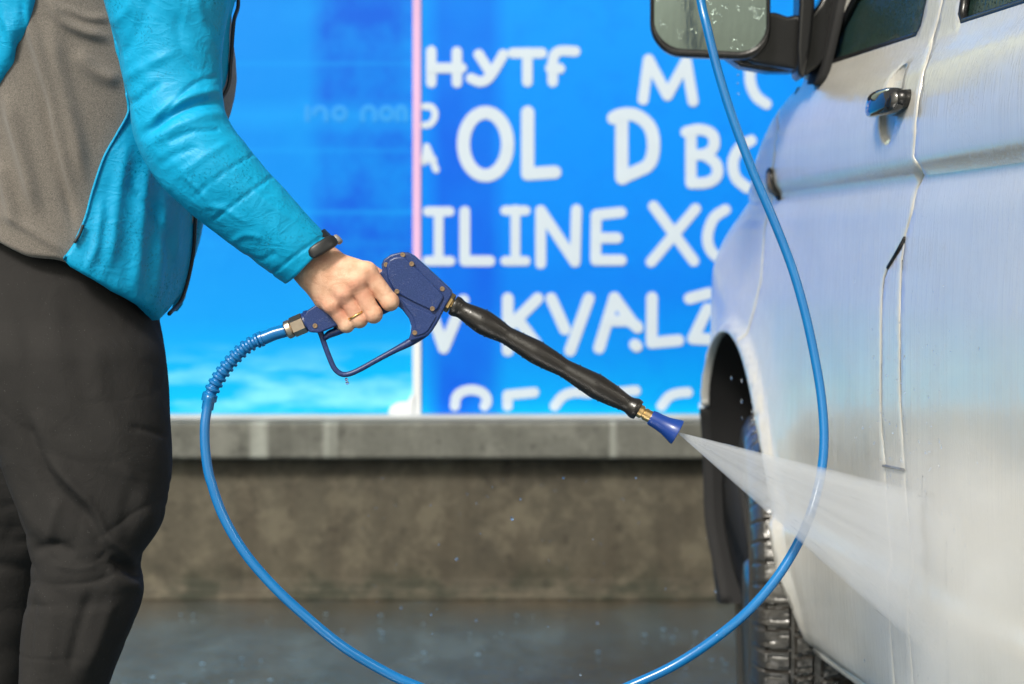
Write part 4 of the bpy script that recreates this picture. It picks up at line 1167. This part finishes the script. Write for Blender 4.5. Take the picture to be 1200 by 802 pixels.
# grey fleece: closed body tube
V = []; nu, nv = 300, 190
for i in range(nv+1):
    for j in range(nu):
        th = 2*math.pi*j/nu; z0 = hem_z(th); z = z0+(1.50-z0)*i/nv
        V.append(torso(th, z, -.002 if i else -.008))
Fc = [(i*nu+j, i*nu+(j+1) % nu, (i+1)*nu+(j+1) % nu, (i+1)*nu+j) for i in range(nv) for j in range(nu)]
build('fleece', V, Fc, MT['fleece'], person, disp=fold_disp([(l, w*.9, a_*1.25) for l, w, a_ in torso_folds], .0012, (11, 11, 6)))
# cyan jacket front (near side) from seam to zip
seamL = [(150, -250), (122, -120), (118, -40), (122, 0), (135, 60), (147, 110), (149, 132), (136, 158), (121, 186), (108, 225), (100, 255), (88, 284), (74, 303)]
zipL = [(192, 374), (206, 348), (216, 300), (226, 246), (240, 190), (252, 140), (259, 105), (262, 75), (268, 30), (271, 0), (268, -60), (250, -160), (222, -250)]
hem = [(82, 314), (100, 325), (130, 343), (160, 359)]
jf = [T2(*p) for p in seamL]+[T2(*p) for p in hem]+[T2(*p) for p in zipL]
jf_disp = fold_disp(jack_folds, .0018, (26, 26, 15))
jk = panel('jacket_front', jf, torso, MT['jacket'], person, h=.008, lip=.006, depth=.012, off=.009, drop=.003, disp=jf_disp)
# back yoke
seamB = [(2, 92), (12, 66), (24, 48), (35, 30), (40, 0), (46, -60), (60, -160), (80, -250)]
jb = [T2(*p) for p in seamB]+[(math.pi*1.0, T2(80, -250)[1]), (math.pi*1.5, 1.44), (math.pi*1.78, 1.44), (math.pi*1.80, 1.05), (math.pi*1.97, .94), (math.pi*1.975, .800), (math.pi*1.75, .815), (math.pi*1.5, .855), (math.pi*1.2, .93), (math.pi*1.05, .98), (T2(0, 96)[0]+.25, 1.02)]
panel('jacket_back', jb, torso, MT['jacket'], person, h=.012, lip=.012, depth=.012, off=.009, drop=.005, disp=fold_disp(jack_folds, .003, (26, 26, 15)))
# zip and piping
zp_ = spline([torso(*T2(*p), .012) for p in [(196, 367)]+zipL[1:]], 120); build('zip', *tube(zp_, .0026, 8), MT['strap'], person)
sp_ = spline([torso(*T2(*p), .010) for p in seamL[5:-1]], 60); build('seam_piping', *tube(sp_, .0016, 8), MT['jacket'], person)
q_ = [torso(*T2(*p), .014) for p in ((97, 264), (93, 275), (87, 285))]
build('zip_pull', *tube(spline(q_, 12), .0018, 8), MT['strap'], person)
hp_ = spline([torso(T2(a_, b_-4)[0], T2(a_, b_-4)[1], .014) for a_, b_ in ((71, 306), (100, 322), (130, 340), (160, 357), (188, 371))], 40)
# collar
V = []
for i in range(9):
    for j in range(48):
        th = 2*math.pi*j/48; z = 1.475+.06*i/8; fx = (168-CX)/F*DT; V.append((fx+.0+.075*math.cos(th)+.004*i/8, CYT-.07*math.sin(th), z))
build('collar', V, [(i*48+j, i*48+(j+1) % 48, (i+1)*48+(j+1) % 48, (i+1)*48+j) for i in range(8) for j in range(48)], MT['jacket'], person)

# sleeve: swept rings, centre and half width measured in the photo
SL = [(118, -262, 2.13, .030), (140, -240, 2.10, .062), (164, -215, 2.06, .078), (186, -120, 2.02, .086), (193, -50, 2.005, .083), (197, 0, 1.995, .0745), (200, 50, 1.99, .0625), (204, 100, 1.985, .0560), (211, 145, 1.98, .0550), (227, 178, 1.975, .0540), (250, 205, 1.975, .0520), (277, 231, 1.98, .0485), (304, 255, 1.985, .0450), (330, 279, 1.99, .0415), (350, 297, 1.995, .0388), (360, 306.5, 1.997, .0370)]
q = spline([tuple(P(a_, b_, c))+(r,) for a_, b_, c, r in SL], 300)
path, rad = q[:, :3], q[:, 3]
T_, U_, W_ = frames(path); V = []; sg = 150
Lsl = np.linspace(0, 1, 300)
for i in range(300):
    lv = Lsl[i]
    for j in range(sg):
        t = 2*math.pi*j/sg
        V.append(path[i]+rad[i]*(math.cos(t)*U_[i]+.90*math.sin(t)*W_[i]))
# turn the cuff inwards
for k, (sh_, rs_) in enumerate(((.0008, .97), (-.003, .93), (-.02, .90))):
    for j in range(sg):
        t = 2*math.pi*j/sg; V.append(path[-1]+T_[-1]*sh_+rad[-1]*rs_*(math.cos(t)*U_[-1]+.9*math.sin(t)*W_[-1]))
Fc = [(i*sg+j, i*sg+(j+1) % sg, (i+1)*sg+(j+1) % sg, (i+1)*sg+j) for i in range(302) for j in range(sg)]
sleeve_folds = [
    ([(165, 158), (180, 150), (205, 133), (235, 121), (262, 119)], 5.5, -.009), ([(172, 148), (200, 124), (232, 110), (262, 106)], 6, .006), ([(172, 172), (205, 150), (245, 135), (270, 138)], 7, .0055),
    ([(225, 232), (262, 203), (302, 178)], 1.5, -.0042), ([(250, 258), (285, 232), (319, 207)], 1.5, -.0040), ([(318, 322), (350, 297), (386, 272)], 1.5, -.0036),
    ([(200, 215), (230, 190), (275, 162)], 5, .003), ([(185, 195), (205, 182), (232, 172)], 4, -.004), ([(148, 120), (160, 118), (190, 95)], 5, -.0045), ([(143, 96), (165, 80), (205, 60)], 7, .004),
    ([(140, 70), (160, 40), (180, -10)], 8, -.004), ([(240, 95), (215, 60), (205, 10)], 8, -.004), ([(258, 70), (235, 20), (225, -40)], 7, .004), ([(128, 30), (150, 10), (160, -40)], 7, .004),
    ([(236, 240), (262, 245), (290, 262)], 4, .003), ([(270, 283), (290, 275), (310, 280)], 4, .0028), ([(290, 300), (305, 305), (322, 298)], 3, -.0026), ([(290, 215), (315, 240), (350, 262)], 5, .0022), ([(215, 205), (235, 225), (246, 240)], 4, .003),
    ([(200, 165), (225, 155), (255, 152)], 3, -.0045), ([(186, 140), (205, 120), (228, 98), (252, 90)], 3, -.004)]
def sleeve_disp(V, n):
    base = fold_disp([(l, w if w < 3 else w*.85, a_*(.55 if w < 3 else .62)) for l, w, a_ in sleeve_folds], .0010, (30, 30, 30))(V, n)
    v = np.array([noise.noise(Vector((p[0]*30+p[2]*46, p[1]*25, (p[0]-p[2])*9))) for p in V]); return base+.0011*v
build('jacket_sleeve', V, Fc, MT['jacket'], person, disp=sleeve_disp)
# stitched seams on the sleeve are drawn as thin cords
# far sleeve
q = spline([tuple(P(a_, b_, c))+(r,) for a_, b_, c, r in [(150, -190, 2.36, .08), (110, -80, 2.40, .075), (75, 60, 2.42, .062), (70, 130, 2.42, .058), (95, 230, 2.38, .05), (118, 300, 2.35, .044), (130, 335, 2.33, .040)]], 80)
build('jacket_sleeve', *tube(q[:, :3], q[:, 3], 48), MT['jacket'], person, disp=fold_disp([], .004, (20, 20, 20)))

# trousers
def leg_loft(secs, n, sg, cy_amp=1.0):
    q = spline([(0.0, 0.0, H-(r-CY)/F*d, ((a_+b_)/2-CX)/F*d, (b_-a_)/2/F*d, d, dy) for r, a_, b_, d, dy in secs], n)
    V = []
    for k in q:
        for j in range(sg):
            t = 2*math.pi*j/sg; V.append((k[3]+k[4]*sup(math.cos(t), .92), k[5]-k[6]*sup(math.sin(t), .92), k[2]))
    return V, [(i*sg+j, i*sg+(j+1) % sg, (i+1)*sg+(j+1) % sg, (i+1)*sg+j) for i in range(n-1) for j in range(sg)]
near = [(262, -40, 180, 2.19, .115), (320, -52, 180, 2.18, .125), (372, -62, 184, 2.165, .128), (405, -60, 191, 2.14, .122), (430, -56, 194, 2.128, .115), (480, -28, 197, 2.11, .100), (530, 2, 200, 2.10, .092), (570, 16, 198, 2.095, .085), (610, 27, 190, 2.09, .080), (645, 36, 172, 2.088, .075), (665, 38, 166, 2.088, .074), (685, 36, 171, 2.088, .073), (720, 31, 163, 2.09, .072), (760, 26, 147, 2.092, .070), (802, 22, 130, 2.095, .068), (880, 10, 112, 2.10, .066), (1000, -2, 100, 2.10, .064), (1085, -6, 100, 2.10, .066)]
farl = [(262, -40, 175, 2.22, .11), (375, -60, 178, 2.24, .12), (450, -64, 178, 2.27, .115), (530, -70, 150, 2.30, .10), (620, -75, 95, 2.33, .085), (680, -85, 62, 2.34, .078), (740, -95, 48, 2.345, .075), (802, -105, 36, 2.35, .072), (900, -125, 5, 2.355, .07), (1050, -140, -30, 2.36, .07)]
tr_folds = [
    ([(0, 520), (30, 600), (62, 640)], 9, .006), ([(20, 470), (55, 560), (105, 610), (124, 645)], 8, -.009), ([(40, 480), (80, 560), (125, 600)], 11, .006), ([(60, 540), (105, 590), (128, 632), (168, 664)], 5, .007),
    ([(36, 648), (60, 640), (90, 650)], 6, -.006), ([(130, 655), (150, 668), (172, 672)], 5, -.008), ([(125, 670), (150, 684), (170, 690)], 7, .007), ([(110, 400), (120, 470), (150, 530)], 12, .004),
    ([(60, 330), (70, 420), (90, 500)], 12, .004), ([(150, 500), (175, 505), (198, 512)], 4, -.003), ([(135, 700), (120, 740), (100, 790)], 8, .005), ([(110, 690), (95, 730), (80, 790)], 7, -.005),
    ([(40, 690), (60, 720), (55, 790)], 8, .004), ([(160, 560), (150, 600), (150, 640)], 9, -.004), ([(140, 540), (170, 590), (180, 620)], 8, .004), ([(0, 300), (30, 380), (40, 440)], 10, -.004),
    ([(60, 660), (90, 665), (120, 660)], 5, .004), ([(40, 700), (35, 740), (30, 802)], 4, -.004), ([(70, 580), (60, 620), (52, 650)], 6, .004)]
a = Acc(); a.add(*leg_loft(near, 420, 240)); a.add(*leg_loft(farl, 160, 120))
def tr_disp(V, n):
    base = fold_disp([(l, w*1.15, a_*.8) for l, w, a_ in tr_folds], .0014, (14, 14, 9))(V, n); px, row = px_of(V)
    out = np.zeros(len(V))
    for i, v in enumerate(V):
        wx = v[0]+.04*noise.noise(Vector((v[0]*7, v[1]*7, v[2]*7))); wz = v[2]+.04*noise.noise(Vector((v[0]*7+5, v[1]*7, v[2]*7)))
        a1, b1 = .85*wx-.53*wz, .53*wx+.85*wz            # folds running down and to the right
        r1 = 1-min(1, abs(noise.noise(Vector((b1*9, v[1]*5, a1*3.2+2))))*3.4)
        r2 = 1-min(1, abs(noise.noise(Vector((wz*22, v[1]*8, wx*6+7))))*3.6)
        k = math.exp(-((row[i]-655)/70)**2); lo = sstep(560, 720, row[i])
        out[i] = -.0030*r1**1.6*(.5+.5*lo)-.0036*r2**1.6*(.12+.88*k)
    return base+out
a.build('trousers', MT['trousers'], person, disp=tr_disp)
for nm, (fx, fy) in (('shoe', (-.57, 2.10)), ('shoe', (-.80, 2.36))):
    V = []; 
    for i, (x, w, h_) in enumerate([(-.10, .01, .03), (-.095, .035, .07), (-.05, .042, .10), (.02, .043, .085), (.08, .048, .06), (.14, .047, .056), (.18, .035, .042), (.195, .01, .02)]):
        for j in range(20):
            t = 2*math.pi*j/20; zc_ = h_/2; V.append((fx+x, fy+w*sup(math.cos(t), .8), max(.002, zc_+zc_*sup(math.sin(t), .8))))
    build(nm, V, [(i*20+j, i*20+(j+1) % 20, (i+1)*20+(j+1) % 20, (i+1)*20+j) for i in range(7) for j in range(20)]+[tuple(range(20)), tuple(140+j for j in range(20))], MT['shoe'], person)
# hair cap
hc = np.array(P(150, -300, 2.19))+np.array([.03, 0, .155]); V = []
for i in range(13):
    ph = R(95)*i/12
    for j in range(32):
        t = 2*math.pi*j/32; lim = 1.0 if math.cos(t) < .3 else .72; p_ = ph*lim
        V.append((hc[0]-.006+.106*math.sin(p_)*math.cos(t), hc[1]+.086*math.sin(p_)*math.sin(t), hc[2]+.022+.113*math.cos(p_)))
build('hair', V, [(i*32+j, i*32+(j+1) % 32, (i+1)*32+(j+1) % 32, (i+1)*32+j) for i in range(12) for j in range(32)], MT['hair'], person)

# wrist band: tracker pill on top of the wrist, strap round it
def H3(x, y, w): return Vector(((x-CX)/1000, 2.0-w/1000, H-(y-CY)/1000))
axw = (H3(372, 311, 0)-H3(352, 291, 0)).normalized(); wcx = H3(363, 295.5, 0)
uu = axw.cross(Vector((0, 1, 0))).normalized()
if uu.z < 0: uu = -uu
ww = Vector((0, -1, 0))
pth = [wcx+uu*(.0300*math.cos(t))+ww*(.0235*math.sin(t)) for t in np.linspace(0, 2*math.pi, 60)]
V = []
for i, p_ in enumerate(pth[:-1]):
    t = 2*math.pi*i/59; nrm = (uu*math.cos(t)/.030+ww*math.sin(t)/.0235).normalized()
    for da, dn in ((-.0075, 0), (-.0068, .0018), (.0068, .0018), (.0075, 0)): V.append(tuple(p_+axw*da+nrm*dn))
m = 4; n = 59
build('wrist_strap', V, [(i*m+k, ((i+1) % n)*m+k, ((i+1) % n)*m+(k+1) % m, i*m+(k+1) % m) for i in range(n) for k in range(m)], MT['strap'], person, sharp=40)
c0, c1 = H3(370.5, 297, 39), H3(395, 281, 27); t_ = (c1-c0).normalized(); q0 = Vector((.25, -1, .28)); nn_ = (q0-t_*t_.dot(q0)).normalized(); bb_ = t_.cross(nn_)
V = []; n1 = 24
for i in range(n1+1):
    u = i/n1; e = (max(0, 1-abs(2*u-1)**5))**.4; e = max(e, .05)
    p_ = c0.lerp(c1, u)+t_*.0035*(2*u-1)-nn_*(.004*(2*u-1)**2)
    for j in range(20):
        t = 2*math.pi*j/20; V.append(tuple(p_+bb_*(.0076*e*sup(math.cos(t), .6))+nn_*(.0042*e*sup(math.sin(t), .6))))
Fc = [(i*20+j, i*20+(j+1) % 20, (i+1)*20+(j+1) % 20, (i+1)*20+j) for i in range(n1) for j in range(20)]+[tuple(range(20)), tuple(n1*20+j for j in range(20))]
build('fitness_tracker', V, Fc, MT['strap'], person)
V, Fc = sphere((0, 0, 0), 1, 16, 10)
cc_ = H3(396.5, 281, 9)
build('strap_clasp', [tuple(cc_+axw*(.0065*sup(v[0], .6))+uu*(.004*sup(v[2], .6))+ww*(.008*v[1])) for v in V], Fc, MT['clasp'], person)
# wedding ring
ra, rb = H3(404, 344, 10), H3(421.5, 374.5, 6); fa_ = (rb-ra).normalized(); rc = ra.lerp(rb, .80)
u2 = fa_.cross(Vector((0, 1, 0))).normalized(); v2 = fa_.cross(u2)
pth = [rc+(u2*math.cos(t)+v2*math.sin(t))*.0104 for t in np.linspace(0, 2*math.pi, 48)]
build('finger_ring', *tube(pth, .00125, 10, False), MT['gold'], person)

# ================================================================= WATER
# fan of spray leaving the nozzle, as real volume of mist
def M_spray():
    t = NT('spray_mist'); c = t.node('TexCoord'); s = t.node('SeparateXYZ', {0: c.outputs['Object']})
    x, y, z = s.outputs
    r = t.node('VectorMath', {0: c.outputs['Object']}, operation='LENGTH').outputs['Value']
    ang = t.math('ARCTAN2', z, x)
    st = t.node('CombineXYZ', {0: t.math('MULTIPLY', ang, 24.0), 1: t.math('MULTIPLY', r, 3.0), 2: t.math('MULTIPLY', t.math('DIVIDE', y, t.math('ADD', r, .01)), 9.0)}).outputs[0]
    n = t.node('TexNoise', {'Vector': st, 'Scale': 1.0, 'Detail': 4.0, 'Roughness': .6}).outputs['Fac']
    st2 = t.ramp(n, [(.30, .7), (.5, .95), (.70, 1.3)])
    th = t.math('ADD', .004, t.math('MULTIPLY', r, .075))
    fade = t.ramp(x, [(.235, 1.0), (.315, 0.0)])
    dens = t.math('MULTIPLY', t.math('MULTIPLY', t.math('DIVIDE', SPRAY_K, th), st2), fade)
    p = t.node('VolumePrincipled', {'Color': (.98, .99, 1), 'Density': dens, 'Anisotropy': .25})
    t.t.links.new(p.outputs[0], t.out.inputs['Volume']); return t.m
SPRAY_K = 1.4
spray = bpy.data.objects.new('x', None); bpy.data.objects.remove(spray)
tgtU = Vector(P(1062, 571, 2.02))-NOZ; tgtL = Vector(P(1090, 772, 2.02))-NOZ
V = [(0, 0, 0)]; na_, nr_ = 22, 12; V = []
aU = math.atan2(tgtU.z, tgtU.x); aL = math.atan2(tgtL.z, tgtL.x); rng = np.linspace(.001, .60, nr_+1)
def side_x(y): return KX-KS*y
for side in (-1, 1):
    for i, r in enumerate(rng):
        for j in range(na_+1):
            u = j/na_; an = aU+(aL-aU)*u
            th = (.0022+.0375*r)*(max(.0, 1-abs(2*u-1)**8))**.5
            xx, zz2 = r*math.cos(an), r*math.sin(an); yy = .10*xx+side*th
            lim = side_x(NOZ.y+yy)-.02-NOZ.x
            if xx > lim: f = lim/xx; xx *= f; zz2 *= f
            V.append((NOZ.x+xx, NOZ.y+yy, NOZ.z+zz2))
m = na_+1; half = (nr_+1)*m
Fc = [(i*m+j, (i+1)*m+j, (i+1)*m+j+1, i*m+j+1) for i in range(nr_) for j in range(na_)]
Fc += [tuple(half+k for k in f[::-1]) for f in Fc]
Fc += [(i*m, half+i*m, half+(i+1)*m, (i+1)*m) for i in range(nr_)]+[(i*m+na_, (i+1)*m+na_, half+(i+1)*m+na_, half+i*m+na_) for i in range(nr_)]
Fc += [(j, j+1, half+j+1, half+j) for j in range(na_)]+[(nr_*m+j, half+nr_*m+j, half+nr_*m+j+1, nr_*m+j+1) for j in range(na_)]
V = np.array(V)-np.array(NOZ)
me = bpy.data.meshes.new('water_spray'); me.from_pydata([tuple(v) for v in V], [], Fc); me.materials.append(M_spray())
bm = bmesh.new(); bm.from_mesh(me); bmesh.ops.remove_doubles(bm, verts=bm.verts, dist=1e-6); bmesh.ops.recalc_face_normals(bm, faces=bm.faces); bm.to_mesh(me); bm.free()
o = bpy.data.objects.new('water_spray', me); COL.objects.link(o); o.location = NOZ
tag(o, 'white fan of water spraying from the blue nozzle onto the van', 'water spray', kind='stuff')
# drifting mist where the jet breaks on the flank
def M_mist():
    t = NT('drifting_mist'); c = t.node('TexCoord'); 
    r = t.node('VectorMath', {0: c.outputs['Object']}, operation='LENGTH').outputs['Value']
    n = t.node('TexNoise', {'Vector': c.outputs['Object'], 'Scale': 3.0, 'Detail': 3.0}).outputs['Fac']
    fall = t.ramp(r, [(.0, 1.0), (.5, .6), (.97, 0.0)])
    d = t.math('MULTIPLY', t.math('MULTIPLY', fall, t.ramp(n, [(.3, .3), (.65, 1.3)])), MIST_K)
    p = t.node('VolumePrincipled', {'Color': (.98, .99, 1), 'Density': d, 'Anisotropy': .2})
    t.t.links.new(p.outputs[0], t.out.inputs['Volume']); return t.m
MIST_K = 9.5
V, Fc = sphere((0, 0, 0), 1, 28, 18)
me = bpy.data.meshes.new('spray_mist'); me.from_pydata(V, [], Fc); me.materials.append(M_mist())
bm = bmesh.new(); bm.from_mesh(me); bmesh.ops.remove_doubles(bm, verts=bm.verts, dist=1e-6); bmesh.ops.recalc_face_normals(bm, faces=bm.faces); bm.to_mesh(me); bm.free()
o = bpy.data.objects.new('spray_mist', me); COL.objects.link(o)
o.location = P(1120, 700, 1.96); o.scale = (.085, .36, .22); o.rotation_euler = (0, 0, math.atan(KS))
tag(o, 'thin white mist hanging where the jet hits the lower flank', 'mist', kind='stuff')
# streak droplets in the fan, splashes on the panel, a few flying drops
a = Acc()
rnd = random.Random(4)
for k in range(110):
    u = rnd.random(); r = .03+.40*rnd.random()**.8; an = aU+(aL-aU)*u
    x = r*math.cos(an); z = r*math.sin(an); y = .10*x+rnd.uniform(-.03, .03)*r
    if NOZ.x+x > side_x(NOZ.y+y)-.012: continue
    d_ = Vector((math.cos(an), .1, math.sin(an))); c = NOZ+Vector((x, y, z)); L_ = rnd.uniform(.002, .010)
    a.add(*tube([c-d_*L_, c, c+d_*L_], [.0001, rnd.uniform(.00015, .0003), .0001], 5))
for k in range(260):
    s = rnd.gauss(2.12, .10); z = rnd.gauss(.60, .12)
    if not .3 < z < .85: continue
    c = Vector(body(s, z, .002+abs(rnd.gauss(0, .012)))); a.add(*sphere(c, rnd.uniform(.0004, .0013), 6, 4, (1, 1, rnd.choice((1, 1, 2.5)))))
for (px, row, d) in [(505, 720, 2.6), (600, 608, 2.5), (610, 585, 2.6), (535, 655, 2.8), (680, 791, 2.2), (685, 803, 2.2), (558, 727, 2.9), (780, 690, 2.7), (838, 693, 2.6), (700, 730, 2.9), (470, 712, 2.9), (512, 714, 3.0), (406, 445, 2.0), (407, 449, 2.0), (865, 88, 2.6), (865, 110, 2.6), (864.5, 98, 2.6), (745, 560, 2.4), (660, 560, 2.6)]:
    a.add(*sphere(P(px, row, d), rnd.uniform(.0012, .0024), 8, 6))
for k in range(70):
    a.add(*sphere(P(rnd.uniform(420, 860), rnd.uniform(560, 800), rnd.uniform(2.3, 3.3)), rnd.uniform(.0004, .0011), 6, 4))
# drips falling from the arch lip past the wheel
for (px, row) in [(869, 446), (869, 470), (869.5, 490), (881, 470), (881.5, 482), (882, 494), (882.5, 505), (882.5, 516), (882, 527), (857, 443)]:
    a.add(*sphere(P(px, row, 2.72), rnd.uniform(.0012, .0020), 8, 6, (.6, .6, 2.2)))
o = a.build('water_droplets', MT['water']); tag(o, 'scattered water droplets flying around the jet and dripping from the van', 'droplets', kind='stuff')
a = Acc()  # flat pale beads added in place of puddle glints
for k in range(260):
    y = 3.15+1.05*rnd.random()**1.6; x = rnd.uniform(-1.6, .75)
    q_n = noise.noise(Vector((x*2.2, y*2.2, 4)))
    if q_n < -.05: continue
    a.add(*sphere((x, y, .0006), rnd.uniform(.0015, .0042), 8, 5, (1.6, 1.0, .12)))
o = a.build('glint_flecks', MT['glint']); tag(o, 'pale bluish flecks added as painted glints and splashes on the wet ground', 'glint', kind='stuff')
# water running down the seams and tyre edge
a = Acc()
def rivulet(pts, r, n=40):
    q = spline(pts, n); a.add(*tube(q, [r*(.55+.6*abs(noise.noise(Vector((i*.35, r*900, 3))))*1.6) for i in range(n)], 7))
for g_, ds in ((gapA[1:9], 0), (gapB[1:], 0)):
    rivulet([body(s, z, -.0012) for s, z in g_], .0009, 80)
rivulet([body(s, z, -.0012) for s, z in gapF], .0008, 60)
for (s, z, L_) in [(2.10, .60, .09), (2.09, .58, .13), (2.03, .53, .12), (2.01, .44, .12), (2.20, .52, .14), (2.15, .48, .17)]:
    rivulet([body(s+.012*k/4+.003*math.sin(k*2), z-L_*k/4, .0004) for k in range(5)], .0011, 26)
o = a.build('water_rivulets', MT['water']); tag(o, 'thin trickles of water running down the door seams of the van', 'water', kind='stuff')

# ================================================================= LIGHT, CAMERA
w = bpy.data.worlds.new('World'); scene.world = w; w.use_nodes = True; nt = w.node_tree
bg = nt.nodes['Background']; sky = nt.nodes.new('ShaderNodeTexSky'); sky.sky_type = 'NISHITA'; sky.sun_disc = False
SUN_EL, SUN_AZ = R(42), R(208)     # azimuth of the sun seen from the scene (0 = +y, clockwise)
sky.sun_elevation = SUN_EL; sky.sun_rotation = SUN_AZ
sky.air_density = 1.0; sky.dust_density = 6.0; sky.ozone_density = .6
hs = nt.nodes.new('ShaderNodeHueSaturation'); hs.inputs['Saturation'].default_value = .28
nt.links.new(sky.outputs[0], hs.inputs['Color']); tint = nt.nodes.new('ShaderNodeMix'); tint.data_type = 'RGBA'; tint.blend_type = 'MULTIPLY'; tint.inputs[0].default_value = 1.0; tint.inputs[7].default_value = (1.0, .99, .86, 1)
nt.links.new(hs.outputs[0], tint.inputs[6]); nt.links.new(tint.outputs[2], bg.inputs[0]); bg.inputs[1].default_value = .12
ld = bpy.data.lights.new('sun', 'SUN'); ld.energy = 3.0; ld.angle = R(11); ld.color = (1, .93, .85)
lo = bpy.data.objects.new('sun', ld); COL.objects.link(lo)
dirv = Vector((math.sin(SUN_AZ)*math.cos(SUN_EL), math.cos(SUN_AZ)*math.cos(SUN_EL), math.sin(SUN_EL)))
lo.rotation_euler = dirv.to_track_quat('Z', 'Y').to_euler()
cd = bpy.data.cameras.new('camera'); cam = bpy.data.objects.new('camera', cd); COL.objects.link(cam); scene.camera = cam
cam.location = (0, 0, H); cam.rotation_euler = (R(90), 0, 0)
cd.sensor_width = 36; cd.lens = F/1200*36; cd.shift_y = -(401-CY)/1200; cd.clip_start = .05; cd.clip_end = 500
cd.dof.use_dof = True; cd.dof.focus_distance = 2.0; cd.dof.aperture_fstop = 4.5
scene.view_settings.view_transform = 'Standard'; scene.view_settings.look = 'None'
scene.view_settings.exposure = .05; scene.view_settings.gamma = 1
c = scene.cycles; c.use_denoising = True; c.max_bounces = 8; c.transparent_max_bounces = 12; c.volume_bounces = 3
c.sample_clamp_indirect = 6; c.caustics_refractive = False; c.caustics_reflective = False
